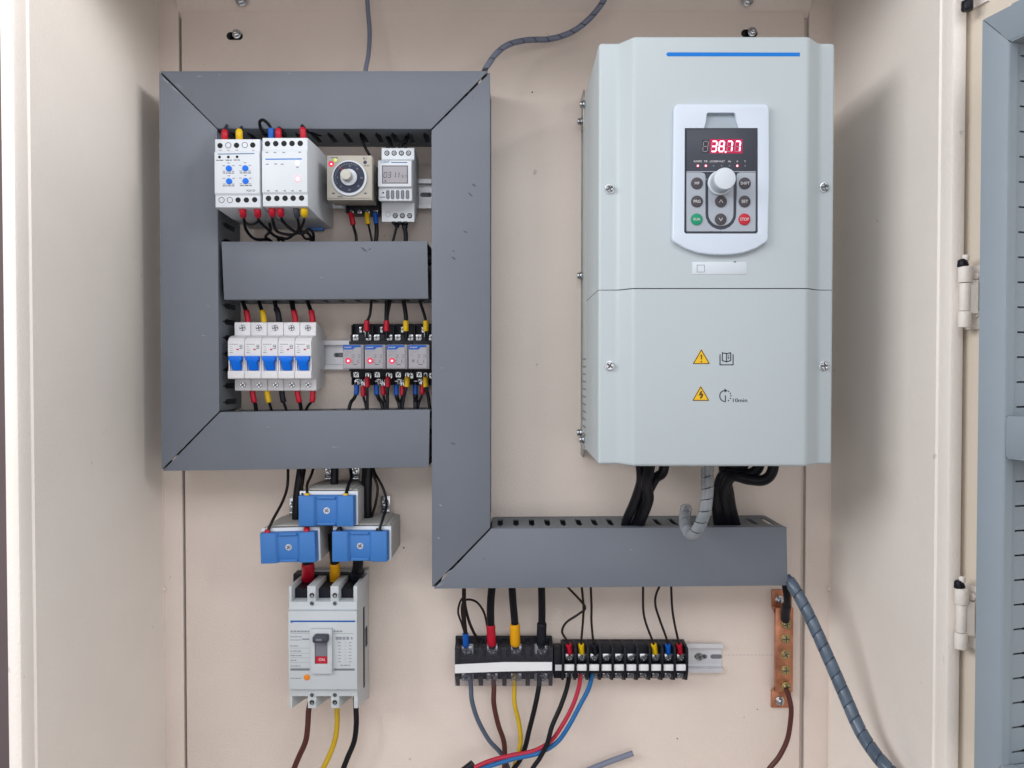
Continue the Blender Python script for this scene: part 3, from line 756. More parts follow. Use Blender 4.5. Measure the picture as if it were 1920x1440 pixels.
pts = [(cx+R_*math.cos(math.radians(a)), cy-R_*math.sin(math.radians(a))) for a in range(98, 275, 11)]
for i in range(len(pts)-1): b.pline(*pts[i], *pts[i+1], w, F, .12)
b.pline(1360, 741, 1360, 753, w, F); b.pprism([(1358.5, 728.5), (1364.5, 732.5), (1358.5, 736)], F+.14, F)
for a in (55, 28, 2, -26, -55): b.pcyl(cx+R_*math.cos(math.radians(a)), cy-R_*math.sin(math.radians(a)), 1.35, F+.12, F, 8)
b.ptext('10min', 1387.5, 750.5, 7.2, F, 27)
build('wait_symbol', b, 'ink', loc_)

# ================================================================== PHASE RELAYS (white, top left)
def phase_body(b, x0, x1, y0, y1, d, dB):
    xa = P(x0, (y0+y1)/2, d)[0]; xb = P(x1, (y0+y1)/2, d)[0]; zt = P((x0+x1)/2, y0, d)[1]; zb = P((x0+x1)/2, y1, d)[1]
    b.profx(xa, xb, [(dB, zt+3), (70, zt+3), (d-5, zt+.6), (d-2, zt), (d-2, zt-12), (d, zt-14), (d, zb+14), (d-2, zb+12), (d-2, zb), (d-5, zb-.6), (70, zb-3), (dB, zb-3)], bev=.6)
PD = 120.0
def rings(b, pts, r=6, d=PD-2, solid=True):
    for px, py in pts:
        x, z = P(px, py, d); k = (CAM_D-d)/FPX
        if solid: b.cyl(x, z, r*k, d+.12, d-.3, 20)
        else: b.ring(x, z, r*k, (r-1.0)*k, d+.12, d-.2)
pr = thing('phase_relay', 'white phase relay with four blue dials, leftmost of the top row', 'relay', 446, 400, 5)
b = MB(); phase_body(b, 402, 486.5, 260, 388, PD, 8); build('housing', b, 'white', pr)
b = MB()
T1 = [(412.5, 273, 1), (428, 272.5, 0), (443.5, 272.5, 1), (459, 272, 0), (474, 272, 1)]; B1 = [(415.5, 375, 0), (431, 375, 0), (446.5, 375, 1), (462, 375, 1), (477.5, 374.5, 1)]
for x, y, s_ in T1+B1:
    b = MB(); rings(b, [(x, y)], 5 if s_ else 5.6, solid=bool(s_)); build('screw_hole' if s_ else 'blank_hole', b, 'hole' if s_ else 'ink', pr)
for px, py in ((411.5, 294.5), (428, 294.3), (444.5, 294)): b = MB(); b.pcyl(px, py, 2.6, PD+.12, PD-.2, 14); build('indicator_light', b, 'hole', pr)
b = MB(); b.pline(408.5, 289, 477, 288, 1.5, PD); build('blue_stripe', b, 'tealline', pr)
for px, py in ((428.5, 315.5), (459.5, 315), (429, 339.5), (460, 339)):
    b = MB(); b.pcyl(px, py, 5.6, PD+1.3, PD, 24, .3); b.mi = 1; b.pline(px-1.5, py-2.5, px+1.5, py+2.5, .8, PD+1.2); build('dial', b, ['toggle', 'tealline'], pr)
b = MB()
for px, py in ((428.5, 315.5), (459.5, 315), (429, 339.5), (460, 339)):
    for k, a in enumerate((215, 150, 90, 30, -35)):
        b.pbox(px+10.5*math.cos(math.radians(a))-2.4, py-10*math.sin(math.radians(a))-.8, px+10.5*math.cos(math.radians(a))+2.4, py-10*math.sin(math.radians(a))+.8, PD+.1, PD)
b.fine(412, 291, 478, 292, 1, PD-2, .1)
for px in (413, 428, 444, 475): b.pbox(px-2.5, 281, px+2.5, 282.4, PD-1.88, PD-2)
for px in (446, 461.5, 477): b.pbox(px-3, 365, px+3, 366.6, PD-1.88, PD-2)
build('scale_marks', b, 'fineink', pr)
b = MB()
for px, py, w in ((412, 300.5, 13), (429, 300.3, 12), (445, 300, 14), (428.5, 324.5, 21), (460, 324.2, 21), (428.5, 348.5, 22), (461, 348, 22)): b.fine(px-w/2, py-.9, px+w/2, py+.9, 1, PD, 1.5, int(px))
b.ptext('XJ3-D', 470, 357.8, 4.6, PD, 17)
build('printed_text', b, 'ink', pr)
pr2 = thing('phase_relay', 'white relay with a red and a white lit lamp, second in the top row', 'relay', 540, 400, 5)
b = MB(); phase_body(b, 491, 576, 257.5, 386, PD+1, 8); build('housing', b, 'white', pr2)
b = MB()
for q in [(501.5, 269.5), (517, 269.3), (532.5, 269.2), (547.5, 269), (563, 268.8), (503.5, 372), (519, 372), (534.5, 371.8), (549.7, 371.7), (565.5, 371.5)]:
    b = MB(); rings(b, [q], 5.2, PD-1); build('screw_hole', b, 'hole', pr2)
b = MB(); b.pline(497.5, 298.5, 566, 298, 2, PD+1); build('blue_stripe', b, 'blueline', pr2)
b = MB(); 
for px, py in ((500.5, 286), (515.5, 286), (532, 286), (562, 285.5), (501, 308), (517, 307.5), (529, 308), (557.5, 313.5)): b.pbox(px-2.6, py-1.2, px+2.6, py+1, PD+1.1, PD+1)
for px in (503, 518.5, 534, 548.5, 563): b.pbox(px-2.4, 356.5, px+2.4, 359, PD+1.1, PD+1)
build('printed_text', b, 'fineink', pr2)
b = MB(); b.pcyl(557.5, 305.5, 3.4, PD+1.8, PD+.9, 18, .3); build('indicator_light', b, 'ledwhite', pr2, 'white lit lamp')
b = MB(); b.pcyl(558, 335, 3.6, PD+2.0, PD+.9, 20, .4); b.mi = 1; b.pcyl(558, 335, 6.6, PD+1.3, PD+.9, 24, .2); build('indicator_light', b, ['led', 'ledpink'], pr2, 'red lit lamp')
b = MB(); b.pbox(576, 417, 606, 432, 14, 6, bev=1.5); build('rail_clip', b, 'blue', pr2)

# ================================================================== TIMER
tm = thing('analog_timer', 'square beige timer with a dark round dial and a pale knob', 'timer', 655, 395, 5)
TD = 85.0
b = MB(); b.pbox(612.8, 291.2, 697.5, 375, TD, 76, bev=.8); b.pbox(614, 293, 696, 373.5, 76.1, 42, bev=1); build('housing', b, 'timer', tm)
b = MB(); b.pbox(630, 300, 700, 372, 42, 10, bev=1); b.pbox(648, 372, 712, 399, 30, 6, bev=1); build('socket', b, 'black', tm)
for px in (659, 674, 689, 704):
    b = MB(); b.pbox(px-4, 394, px+4, 399.5, 33, 29, bev=.4); b.pscrew(px, 396.5, 3, 33, 1.2); build('terminal_screw', b, 'steel', tm)
b = MB(); x, z = P(655.2, 334.5, TD); k = (CAM_D-TD)/FPX
b.cyl(x, z, 33*k, TD+2.4, TD-1, 48, .8); build('dial_rim', b, 'knob2', tm)
b = MB(); b.cyl(x, z+.6, 29*k, TD+2.9, TD+2.2, 48); build('dial_face', b, 'dial', tm)
b = MB()
for i in range(22):
    a = math.radians(205-i*3.6*1.9); r0, r1 = 25, 28.2
    b.pline(655.2+r0*math.cos(a), 333.5-r0*math.sin(a), 655.2+r1*math.cos(a), 333.5-r1*math.sin(a), .6, TD+2.95)
for t, a in (('0', 225), ('5', 178), ('10', 88), ('15', 50), ('20', 0), ('25', -42), ('30', -90)):
    a = math.radians(a); b.ptext(t, 655.2+22.5*math.cos(a), 333.5-22.5*math.sin(a), 3.4, TD+2.95)
build('dial_marks', b, 'fineink', tm)
b = MB(); b.cyl(x, z+.4, 15.5*k, TD+4.5, TD+2.9, 40, .6); b.mi = 1; b.cyl(x-1.5*k, z+1*k, 10*k, TD+16, TD+4.5, 36, 1.2); build('knob', b, ['knob2', 'knob'], tm)
b = MB(); b.pline(635, 311, 645, 322, 1.2, TD+3.0); build('pointer', b, 'red', tm)
b = MB(); b.pcyl(628.5, 300, 3.2, TD+.7, TD, 14, .2); build('indicator_light', b, 'ledgreen', tm, 'green lit lamp')
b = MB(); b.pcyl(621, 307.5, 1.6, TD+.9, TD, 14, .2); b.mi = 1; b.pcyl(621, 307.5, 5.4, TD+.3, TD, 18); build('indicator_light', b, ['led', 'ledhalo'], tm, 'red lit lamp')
b = MB(); b.ptext('POWER', 627.5, 295.8, 2.2, TD, 13); b.ptext('UP', 620, 302.6, 2, TD, 5); b.ptext('R1', 684, 297.2, 4.2, TD, 6); b.pcyl(684.5, 304.3, 3.4, TD+.15, TD, 16); b.ptext('MODE', 688, 310.6, 2.6, TD, 10)
for px in (625, 685):
    b.pline(px-3.5, 362.5, px+3.5, 362.5, 1.2, TD); b.pline(px, 360, px, 365, 1, TD)
b.pline(633, 368, 643, 368, .9, TD); b.pline(633, 369.6, 643, 369.6, .7, TD); b.pline(614, 371.8, 694, 371.8, .7, TD)
build('printed_text', b, 'ink', tm)

# ================================================================== DIGITAL TIME SWITCH
ts = thing('time_switch', 'white digital time switch with a grey display, right end of the top row', 'time switch', 744, 420, 5)
b = MB(); xa, xb = P(715.5, 350, 50)[0], P(777, 350, 50)[0]
def zz(py, d): return P(745, py, d)[1]
b.profx(xa, xb, [(8, zz(290, 8)-6), (46, zz(277, 50)), (50, zz(277, 50)), (50, zz(416, 50)), (46, zz(416, 50)), (8, zz(400, 8)+6)], bev=.6)
xn0, xn1 = P(708.7, 340, 75)[0], P(771.5, 340, 75)[0]
b.profx(xn0, xn1, [(49, zz(298, 50)), (70, zz(300, 73)), (75, zz(301, 75)), (75, zz(350, 75)), (71, zz(352, 71)), (71, zz(376.5, 71)), (49, zz(380, 50))], bev=.7)
build('housing', b, 'white', ts)
b = MB(); 
for px in (727, 738, 749, 760): b.pbox(px-3.6, 275.2, px+3.6, 277.5, 50.3, 40)
for px in (738, 749, 760): b.pbox(px-3.6, 415, px+3.6, 418.5, 50.3, 40)
build('terminal_openings', b, 'hole', ts)
for px, py in ((725.5, 287), (739, 287), (752.5, 287), (766, 287), (741, 404.5), (754.5, 404.5), (768, 404.5)):
    b = MB(); b.pcyl(px, py, 4.9, 50.15, 49, 18); b.mi = 1; b.pscrew(px, py, 3.3, 50.0, .6, ang=random.uniform(0, 1.5)); build('screw', b, ['hole', 'steel'], ts)
b = MB(); x, z = P(727.5, 402, 50); b.ring(x, z, 2.9, 2.5, 50.1, 49.9); build('blank_hole', b, 'fineink', ts)
b = MB(); b.ptext('CHNT', 722, 303.8, 4.2, 75, 17); b.pbox(733.5, 303.8, 763.5, 305.3, 75.15, 75); build('printed_logo', b, 'tealline', ts)
b = MB(); b.pbox(716, 310, 765, 344, 75.4, 74, bev=.4); b.mi = 1; b.pbox(718, 312, 763, 342.5, 75.6, 75.2); sc_ = build('display', b, ['lcdframe', 'lcd'], ts)
b = MB()
for ch, cx in (('0', 722.5), ('3', 730), ('1', 739), ('1', 745.5)): digit(b, None, ch, cx, 328, 5, 10, 75.55, 0, 0, lw=1.2)
for ch, cx in (('5', 755), ('7', 760)): digit(b, None, ch, cx, 330.8, 2.6, 5, 75.55, 0, 0, lw=.7)
b.pbox(721, 338, 724, 340.5, 75.75, 75.6)
build('display_digits', b, 'lcdink', sc_)
for px in (727, 736, 745.5, 754.7, 764):
    b = MB(); 
    for dz, w, dd, mi in ((0, 3.0, 71.2, 1), (0, 2.2, 72.2, 0)):
        b.mi = mi; b.pprism([(px-w+1, 356.5), (px+w-1, 356.5), (px+w, 358.5), (px+w, 370.5), (px+w-1, 372.8), (px-w+1, 372.8), (px-w, 370.5), (px-w, 358.5)], dd, 70.5)
    build('button', b, ['grey', 'hole'], ts)
b = MB(); b.pcyl(718.5, 361.5, 1.6, 71.2, 70.5, 10); b.mi = 1; b.pbox(712, 368.5, 722, 371, 71.15, 71); build('reset_hole', b, ['hole', 'fineink'], ts)

# ================================================================== SMALL CIRCUIT BREAKERS
ND, SD = 71.0, 50.0
def breaker(px_s, px_n, label):
    """one 18 mm breaker; px_s left edge of the shoulder, px_n left edge of the nose"""
    r = thing('circuit_breaker', label, 'circuit breaker', px_n+15, 735, 5, 'small white circuit breakers in a row')
    x0 = P(px_n, 670, ND)[0]; x1 = x0+18.0
    def z(py, d): return P(500, py, d)[1]
    a, c = x0+.12, x1-.12
    b = MB()
    b.profx(a, c, [(8, z(612, 8)-6), (44, z(604, SD)), (SD-1, z(604, SD)), (SD, z(606, SD)), (SD, z(629, SD)), (62, z(630, 62)), (68, z(634, 68)), (ND, z(641, ND)), (ND, z(668, ND)),
                   (66, z(671, 66)), (66, z(697, 66)), (ND, z(695, ND)), (ND+1, z(696, ND+1)), (ND+1, z(709, ND+1)), (ND, z(710.5, ND)), (SD, z(711, SD)), (SD, z(731, SD)), (SD-1, z(733, SD)), (40, z(733, SD)), (8, z(728, 8)+4)], bev=.55)
    b.box(a, a+1.7, z(697, 70), z(670, 70), 69.5, 62, bev=.5); b.box(c-1.7, c, z(697, 70), z(670, 70), 69.5, 62, bev=.5)
    build('housing', b, 'whitewarm', r)
    cx = (x0+x1)/2
    b = MB(); zt, zb = z(667.5, 74), z(694.5, 70)
    h = zt-zb
    b.faces3([[Vector((cx+u, -d, zt-v*h)) for u, v, d in ((-7.2, 0, 74), (7.2, 0, 74), (7.2, .25, 75), (5.0, .42, 74.5), (4.8, 1, 70), (-4.8, 1, 70), (-5.0, .42, 74.5), (-7.2, .25, 75))]], Vector((0, 7, 0)), bev=.6)
    build('toggle', b, 'toggle', r)
    for py in (615, 722):
        zq = z(py, SD)
        b = MB(); b.ring(cx, zq, 5.0, 4.3, SD+.25, SD-.2, 24); b.mi = 1; b.cyl(cx, zq, 3.5, SD+.1, SD-.4, 18); b.mi = 2; b.screw(cx, zq, 3.2, SD-.1, .8, ang=random.uniform(0, 1.5))
        build('screw', b, ['whitewarm', 'hole', 'steel'], r)
    b = MB(); kq = .5804
    def lx(u): return x0+u*kq
    b.box(lx(2.5), lx(29), z(665, ND), z(642.5, ND), ND+.12, ND)
    b.mi = 1
    rnd = random.Random(5)
    for yy, u0, u1, hh in ((645.5, 3.5, 19, 1.4), (650, 4.5, 9, 1), (654, 4.5, 10, .8), (657.5, 4.5, 10.5, .9), (661, 4, 10, 1.6)):
        u = u0
        while u < u1:
            l = min(rnd.uniform(2, 4), u1-u); b.box(lx(u), lx(u+l), z(yy+hh/2, ND), z(yy-hh/2, ND), ND+.2, ND+.1); u += l+.8
    b.mi = 2; b.box(lx(16.5), lx(21), z(656.5, ND), z(654, ND), ND+.3, ND+.1)
    b.mi = 3                                                      # small circuit symbol
    for q in ((22, 647, 27, 647), (22, 649.5, 27, 649.5), (22, 653.5, 27, 653.5), (27, 647, 27, 653.5), (24, 649.5, 24, 653.5)):
        b.box(lx(min(q[0], q[2])-.4), lx(max(q[0], q[2])+.4), z(max(q[1], q[3])+.4, ND), z(min(q[1], q[3])-.4, ND), ND+.2, ND+.1)
    build('rating_label', b, ['paper', 'fineink', 'redbtn', 'ink'], r)
    return r
br = breaker(440, 427, 'leftmost small white circuit breaker with a blue toggle, nearest the left duct')
nm_ = ['second small white circuit breaker from the left, below the yellow sleeve', 'middle one of the five small white circuit breakers, below the black sleeve',
       'fourth small white circuit breaker from the left, between the middle and last one', 'rightmost small white circuit breaker, beside the bare metal rail']
for i in range(4):
    c = copy_tree(br); c.location.x += .01825*(i+1); c['label'] = nm_[i]

# ================================================================== PLUG-IN RELAYS AND THEIR SOCKETS
RP = P(684, 670, 66)[0]-P(643, 670, 66)[0]
def z_(py, d): return P(700, py, d)[1]
sk = thing('relay_socket', 'black relay socket with screw terminals, first from the bare rail', 'relay socket', 676, 722, 5, 'black relay sockets in a row')
s0 = P(657, 680, 30)[0]
b = MB()
b.box(s0, s0+RP-.5, z_(722, 20), z_(607, 20), 18, 8, bev=.8); b.box(s0, s0+RP-.5, z_(707, 30), z_(627, 30), 30, 8, bev=.8)
b.box(s0, s0+RP-.5, z_(696, 30), z_(640, 30), 38, 30, bev=.5)
for u in (0, .5):
    b.box(s0+RP*u-.2, s0+RP*u+1.2, z_(722, 24), z_(609, 24), 24, 10, bev=.4)
build('socket_body', b, 'black', sk)
for px, py, d in ((667, 633, 31), (691, 633, 31), (679, 618, 19), (668, 702, 31), (691, 704, 31), (671, 715, 19), (682, 716, 19)):
    b = MB(); k = (CAM_D-d)/FPX; x, z = P(px, py, d)
    b.box(x-3.0, x+3.0, z-3.6, z+3.2, d+.6, d-1.4, bev=.3); b.screw(x, z, 2.7, d+.6, 1.6, ang=random.uniform(0, 1.5)); build('terminal_screw', b, 'steel', sk)
sn = ['black relay socket holding the second relay from the left, between two lit ones', 'black relay socket under the third relay with a yellow sleeve at its top', 'last black relay socket, touching the upright middle duct']
for i in range(3):
    c = copy_tree(sk); c.location.x += RP*(i+1)/1000; c['label'] = sn[i]
RD = 66.0
rl = thing('plug_relay', 'smoky plug-in relay with its red lamp lit, nearest the bare metal rail', 'relay', 663, 693, 38, 'smoky plug-in relays in a row')
x0 = P(642.5, 670, RD)[0]
b = MB(); b.box(x0, x0+RP-.8, z_(692, RD), z_(646, RD), RD, 38, bev=.9); build('case', b, 'relay', rl)
kq = (CAM_D-RD)/FPX
def rx(u): return x0+u*kq
b = MB(); b.box(rx(1), rx(34), z_(690, RD), z_(648, RD), RD+.15, RD-.3); b.mi = 1
b.prism([(rx(1), z_(647, RD)), (rx(34), z_(647, RD)), (rx(34), z_(651, RD)), (rx(23), z_(651.5, RD)), (rx(19), z_(655.5, RD)), (rx(1), z_(655.5, RD))], RD+.25, RD)
b.mi = 2
rnd = random.Random(3)
for yy, u0, u1, hh in ((658.5, 5, 20, 1), (661, 5, 15, .8), (688.5, 5, 31, .7)):
    u = u0
    while u < u1:
        l = min(rnd.uniform(2, 5), u1-u); b.box(rx(u), rx(u+l), z_(yy+hh/2, RD), z_(yy-hh/2, RD), RD+.22, RD+.1); u += l+.8
b.box(rx(4), rx(9), z_(667, RD), z_(664.5, RD), RD+.22, RD+.1)
b.mi = 3
for uu in (17, 28):
    for yy in (665.5, 670, 675, 680):
        b.box(rx(uu), rx(uu+4), z_(yy+.35, RD), z_(yy-.35, RD), RD+.22, RD+.1)
    b.box(rx(uu+4), rx(uu+4.7), z_(670, RD), z_(665.5, RD), RD+.22, RD+.1); b.box(rx(uu), rx(uu+.7), z_(680, RD), z_(675, RD), RD+.22, RD+.1)
b.box(rx(19), rx(27), z_(684, RD), z_(682.8, RD), RD+.22, RD+.1)
b.mi = 4; b.text('CHNT', rx(10), z_(651.4, RD), 2.4*kq, RD+.2, 14*kq)
build('face_label', b, ['relaylbl', 'bluesleeve', 'fineink', 'lcdink', 'whiteink'], rl)
first_relay = copy_tree(rl); first_relay.location.x += RP*3/1000; first_relay['label'] = 'smoky plug-in relay with its lamp unlit, beside the upright middle duct'
b = MB(); b.box(rx(7.4)-.2, rx(7.4)+2.4, z_(679, RD), z_(674, RD), RD+.3, RD); build('indicator_light', b, 'grey', first_relay, 'unlit lamp')
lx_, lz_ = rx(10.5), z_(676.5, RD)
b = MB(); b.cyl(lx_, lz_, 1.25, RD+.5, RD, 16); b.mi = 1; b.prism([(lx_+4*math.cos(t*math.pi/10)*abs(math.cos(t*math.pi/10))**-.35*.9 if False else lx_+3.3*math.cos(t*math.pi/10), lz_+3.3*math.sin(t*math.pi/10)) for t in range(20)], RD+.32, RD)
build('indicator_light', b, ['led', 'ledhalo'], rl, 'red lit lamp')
for i, t in enumerate(('smoky plug-in relay with its red lamp lit, second from the bare metal rail', 'smoky plug-in relay with its red lamp lit, next to the unlit one')):
    c = copy_tree(rl); c.location.x += RP*(i+1)/1000; c['label'] = t

# ================================================================== CURRENT TRANSFORMERS
CD = 80.0
def cz(py, d=92): return P(610, py, d)[1]
ct = thing('current_transformer', 'upper middle current transformer with a blue front and yellow capped wires', 'transformer', 610, 987, 5, 'blue fronted current transformers')
xa, xb = P(557, 958, 92)[0], P(665, 958, 92)[0]; za, zb = P(610, 987, 92)[1], P(610, 930, 92)[1]
L_ = xb-xa
b = MB(); b.box(xa+1, xb+1.3, za-.4, zb+3.2, CD, 10, bev=.8)
b.box(xa+L_*.08, xb-1, zb+3, zb+4.2, CD-8, 12, bev=.3)
b.box(xa+8, xb-6, zb+4, zb+5.4, CD-3, 12, bev=.3)
build('housing', b, 'mccbdark', ct)
b = MB(); b.box(xa+.2, xb+1.6, za-.6, zb+3.6, CD+2, CD-1, bev=.4); build('front_frame', b, 'white', ct)
b = MB(); L = xb-xa
b.profz(za, zb, [(xa, CD), (xa+1.5, 92), (xa+L*.285, 92), (xa+L*.335, 88.4), (xa+L*.66, 88.4), (xa+L*.71, 92), (xb-1.5, 92), (xb, CD)], bev=.8)
for zc_ in (za+2.2, zb-2.2): b.box(xa+L*.34, xa+L*.655, zc_-1.4, zc_+1.4, 90.5, 88, bev=.6)
cap = build('blue_cap', b, 'blue', ct)
b = MB(); b.cyl(xa+L*.5, (za+zb)/2, 3.4, 88.6, 88.2, 20); b.screw(xa+L*.5, (za+zb)/2, 2.7, 88.5, 1.2, ang=.9); build('screw', b, 'steel', ct)
for u in (.37, .86):
    b = MB(); x = xa+L*u-7; z = zb+12
    b.box(x-5.2, x+5.2, z-3, z+13, 12, 10.5, bev=.5); b.box(x-5.2, x+5.2, z-6, z-3, 15, 9, bev=.8); b.screw(x, z+5.5, 4.4, 12, 2.6); build('fixing_lug', b, 'steel', ct)
c = copy_tree(ct); a = V(610, 987, 92); t = V(673, 1053.5, 92)
c.location += Vector(((t.x-a.x)/1000, 0, (t.z-a.z)/1000)); c['label'] = 'lower right current transformer with a blue front and black capped wires'
c = copy_tree(ct); t = V(540, 1057, 92)
c.location += Vector(((t.x-a.x)/1000, 0, (t.z-a.z)/1000)); c.rotation_euler = (0, math.radians(-1.6), 0); c['label'] = 'lower left current transformer, slightly tilted, blue front and red capped wires'

# ================================================================== MOULDED CASE BREAKER
mc = thing('moulded_breaker', 'tall grey three pole breaker with a black switch handle set to ON', 'circuit breaker', 605, 1330, 0)
def mx(px, d, py=1220): return P(px, py, d)[0]
def mz(py, d): return P(605, py, d)[1]
b = MB()
b.box(mx(542, 74), mx(670, 74), mz(1306, 74), mz(1128, 74), 74, 4, bev=1)
b.profx(mx(542, 74), mx(670, 74), [(1, mz(1128, 74)), (1, mz(1068, 10)), (12, mz(1068, 10)), (12, mz(1128, 74))])
for q in ((542, 547.5), (576.5, 592.5), (620, 635.5), (663, 670.5)):
    b.profx(mx(q[0], 73), mx(q[1], 73), [(4, mz(1076, 12)), (20, mz(1078, 20)), (73, mz(1099, 73)), (73, mz(1130, 73)), (4, mz(1130, 73))], bev=.6)
    b.profx(mx(q[0], 73), mx(q[1], 73), [(4, mz(1304, 73)), (73, mz(1304, 73)), (73, mz(1328, 73)), (20, mz(1325, 40)), (4, mz(1320, 20))], bev=.6)
build('housing', b, 'mccb', mc)
b = MB(); b.box(mx(547, 30), mx(663, 30), mz(1126, 30), mz(1080, 30), 22, 4); b.box(mx(547, 60), mx(663, 60), mz(1126, 60), mz(1104, 60), 60, 22); build('terminal_recess', b, 'black', mc)
b = MB(); b.box(mx(670, 74)+.1, mx(670, 74)+.7, mz(1290, 40), mz(1140, 40), 40, 34)
b.box(mx(670, 74)-.5, mx(670, 74)+.8, mz(1215, 30), mz(1180, 30), 26, 18); build('side_groove', b, 'black', mc)
MF = 80.0
b = MB(); b.pbox(540.5, 1146, 669.5, 1293, MF, 70, bev=.8); build('front_panel', b, 'mccb', mc)
b = MB(); b.pbox(544.5, 1163.5, 666, 1166.4, MF+.15, MF); b.pbox(544.5, 1167, 549, 1168, MF+.15, MF); build('blue_stripe', b, 'bluesleeve', mc)
b = MB(); xx0, xx1, zz0_, zz1_ = mx(582, MF+5), mx(622.5, MF+5), mz(1264, MF+5), mz(1180, MF+5)
hx0, hx1, hz0, hz1 = mx(590, MF+5), mx(614, MF+5), mz(1245, MF+5), mz(1194, MF+5)
b.box(xx0, xx1, zz0_, zz1_, MF+5, MF-1, bev=.8); c_ = MB(); c_.box(hx0, hx1, hz0, hz1, MF+9, MF-3); b.subtract(c_)
build('handle_frame', b, 'mccb', mc)
b = MB(); b.box(hx0, hx1, hz0, hz1, MF+2, MF, bev=0); b.box(hx0+.5, hx1-.5, hz0+8, hz1-6, MF+4, MF+1.5); build('handle_slide', b, 'grey', mc)
b = MB(); b.pprism([(585.5, 1195), (589, 1192.5), (612, 1192.5), (614, 1195), (614, 1206), (587, 1206), (585.5, 1203)], MF+13, MF+2, bev=.9); b.mi = 1; b.pbox(592, 1198, 603, 1202, MF+13.2, MF+12.5, bev=.1); build('handle', b, ['slate', 'grey'], mc)
b = MB(); b.pbox(592, 1231, 613.5, 1244, MF+4.3, MF+1); b.mi = 1; b.ptext('ON', 603, 1236.8, 5.2, MF+4.3, 11); build('on_indicator', b, ['redbtn', 'whiteink'], mc)
b = MB(); b.pcyl(575, 1270.5, 5.6, MF+1.2, MF, 24, .4); build('test_button', b, 'orange', mc)
for px in (585.3, 628.2):
    for py, r, m in ((1116, 5.6, 'hole'), (1131, 4.6, 'tin'), (1302.5, 4.6, 'tin'), (1316.5, 5.6, 'hole')):
        b = MB(); x, z = P(px, py, 73.5); k = (CAM_D-73.5)/FPX
        b.ring(x, z, r*k*1.08, r*k*.86, 74.6, 73, 24); b.mi = 1; b.cyl(x, z, r*k*.85, 74.15, 72.5, 20)
        if m == 'tin': b.mi = 2; b.screw(x, z, r*k*.75, 73.6, .8)
        else: b.mi = 2; b.cyl(x, z-.8, r*k*.5, 74.3, 74, 14)
        build('screw', b, ['mccb', 'hole', 'tin'], mc)
b = MB()
b.fine(544.5, 1181, 580, 1187, 1, MF, 3.2, 11, 3, 7); b.pbox(544.5, 1187.5, 580, 1188.2, MF+.1, MF)
b.fine(544.5, 1191, 566, 1203, 2, MF, 1.6, 12); b.pbox(566, 1197, 580, 1200, MF+.1, MF)
for i, y in enumerate((1211, 1220.5, 1229, 1238, 1248.5)): b.fine(544.5, y-1, 544.5+(15, 20, 22, 11, 19)[i], y+1.5, 1, MF, 1.8, 13+i); b.pbox(544.5, y+4, 580, y+4.5, MF+.1, MF)
b.fine(544.5, 1270, 565, 1274, 1, MF, 1.8, 31)
b.fine(626, 1181.5, 643, 1186, 1, MF, 3, 21, 3, 6); b.pbox(626, 1187.5, 663, 1188.2, MF+.1, MF)
for q in (632, 638, 645, 652): b.pbox(q-2.8, 1194, q+2.8, 1199.5, MF+.1, MF)
b.pbox(658, 1194.5, 661, 1199, MF+.1, MF)
for i in range(7):
    y = 1205+i*6
    b.pbox(634, y-.7, 639, y+.7, MF+.1, MF); b.pbox(646, y-.3, 649, y+.3, MF+.1, MF); b.pbox(654, y-.7, 659, y+.7, MF+.1, MF)
b.fine(638, 1246, 657, 1249, 1, MF, 2, 25)
b.mi = 1; b.pbox(544.5, 1253.5, 580.5, 1257.5, MF+.1, MF); b.pbox(626, 1253.5, 665, 1257.5, MF+.1, MF)
build('printed_text', b, ['fineink', 'grey'], mc)

# ================================================================== POWER TERMINAL BLOCK
pt = thing('terminal_block', 'black four pole power terminal block under a clear cover with a white strip', 'terminal block', 944, 1287, 5)
def tx(px, d, py=1245): return P(px, py, d)[0]
def tz(py, d): return P(944, py, d)[1]
b = MB(); b.box(tx(853, 20), tx(1036, 20), tz(1279, 20), tz(1197.5, 20), 12, 8, bev=1)
for px in (856, 900.5, 945.5, 990, 1034):
    b.profx(tx(px-4.2 if px != 856 else px-3, 30), tx(px+4.2 if px != 1034 else px+3, 30), [(8, tz(1197.5, 12)), (14, tz(1197.5, 12)), (30, tz(1214, 30)), (30, tz(1268, 30)), (14, tz(1286, 14)), (8, tz(1286, 14))], bev=.6)
b.box(tx(856, 24), tx(1034, 24), tz(1262, 24), tz(1230, 24), 26, 8, bev=.6)
build('base', b, 'black', pt)
b = MB()
for px in (878, 922.5, 968, 1012):
    b.box(tx(px-10, 16), tx(px+10, 16), tz(1276, 16), tz(1206, 16), 18, 12, bev=.5)
build('contact_bars', b, 'tin', pt)
for px in (873, 921, 966, 1015):
    for py in (1220.5, 1270):
        b = MB(); x, z = P(px+2, py, 22); b.box(x-6.2, x+6.2, z-5.5, z+5.5, 20.5, 18, bev=.4); b.screw(x, z, 4.4, 20.5, 3, ang=random.uniform(0, 1.5)); build('clamp_screw', b, 'steel', pt)
b = MB()
x0_, x1_ = tx(852.5, 38), tx(1036.5, 38)
b.faces3([[Vector((x0_, -38, tz(1215.5, 38))), Vector((x1_, -38, tz(1215.5, 38))), Vector((x1_, -38, tz(1286.5, 38))), Vector((x0_, -38, tz(1286.5, 38)))]], Vector((0, 1.2, 0)))
b.box(x0_, x1_, tz(1216.5, 38), tz(1215.5, 38), 36.7, 14); b.box(x0_, x0_+1, tz(1285, 38), tz(1217, 38), 36.7, 10); b.box(x1_-1, x1_, tz(1285, 38), tz(1217, 38), 36.7, 10)
build('clear_cover', b, 'clear', pt)
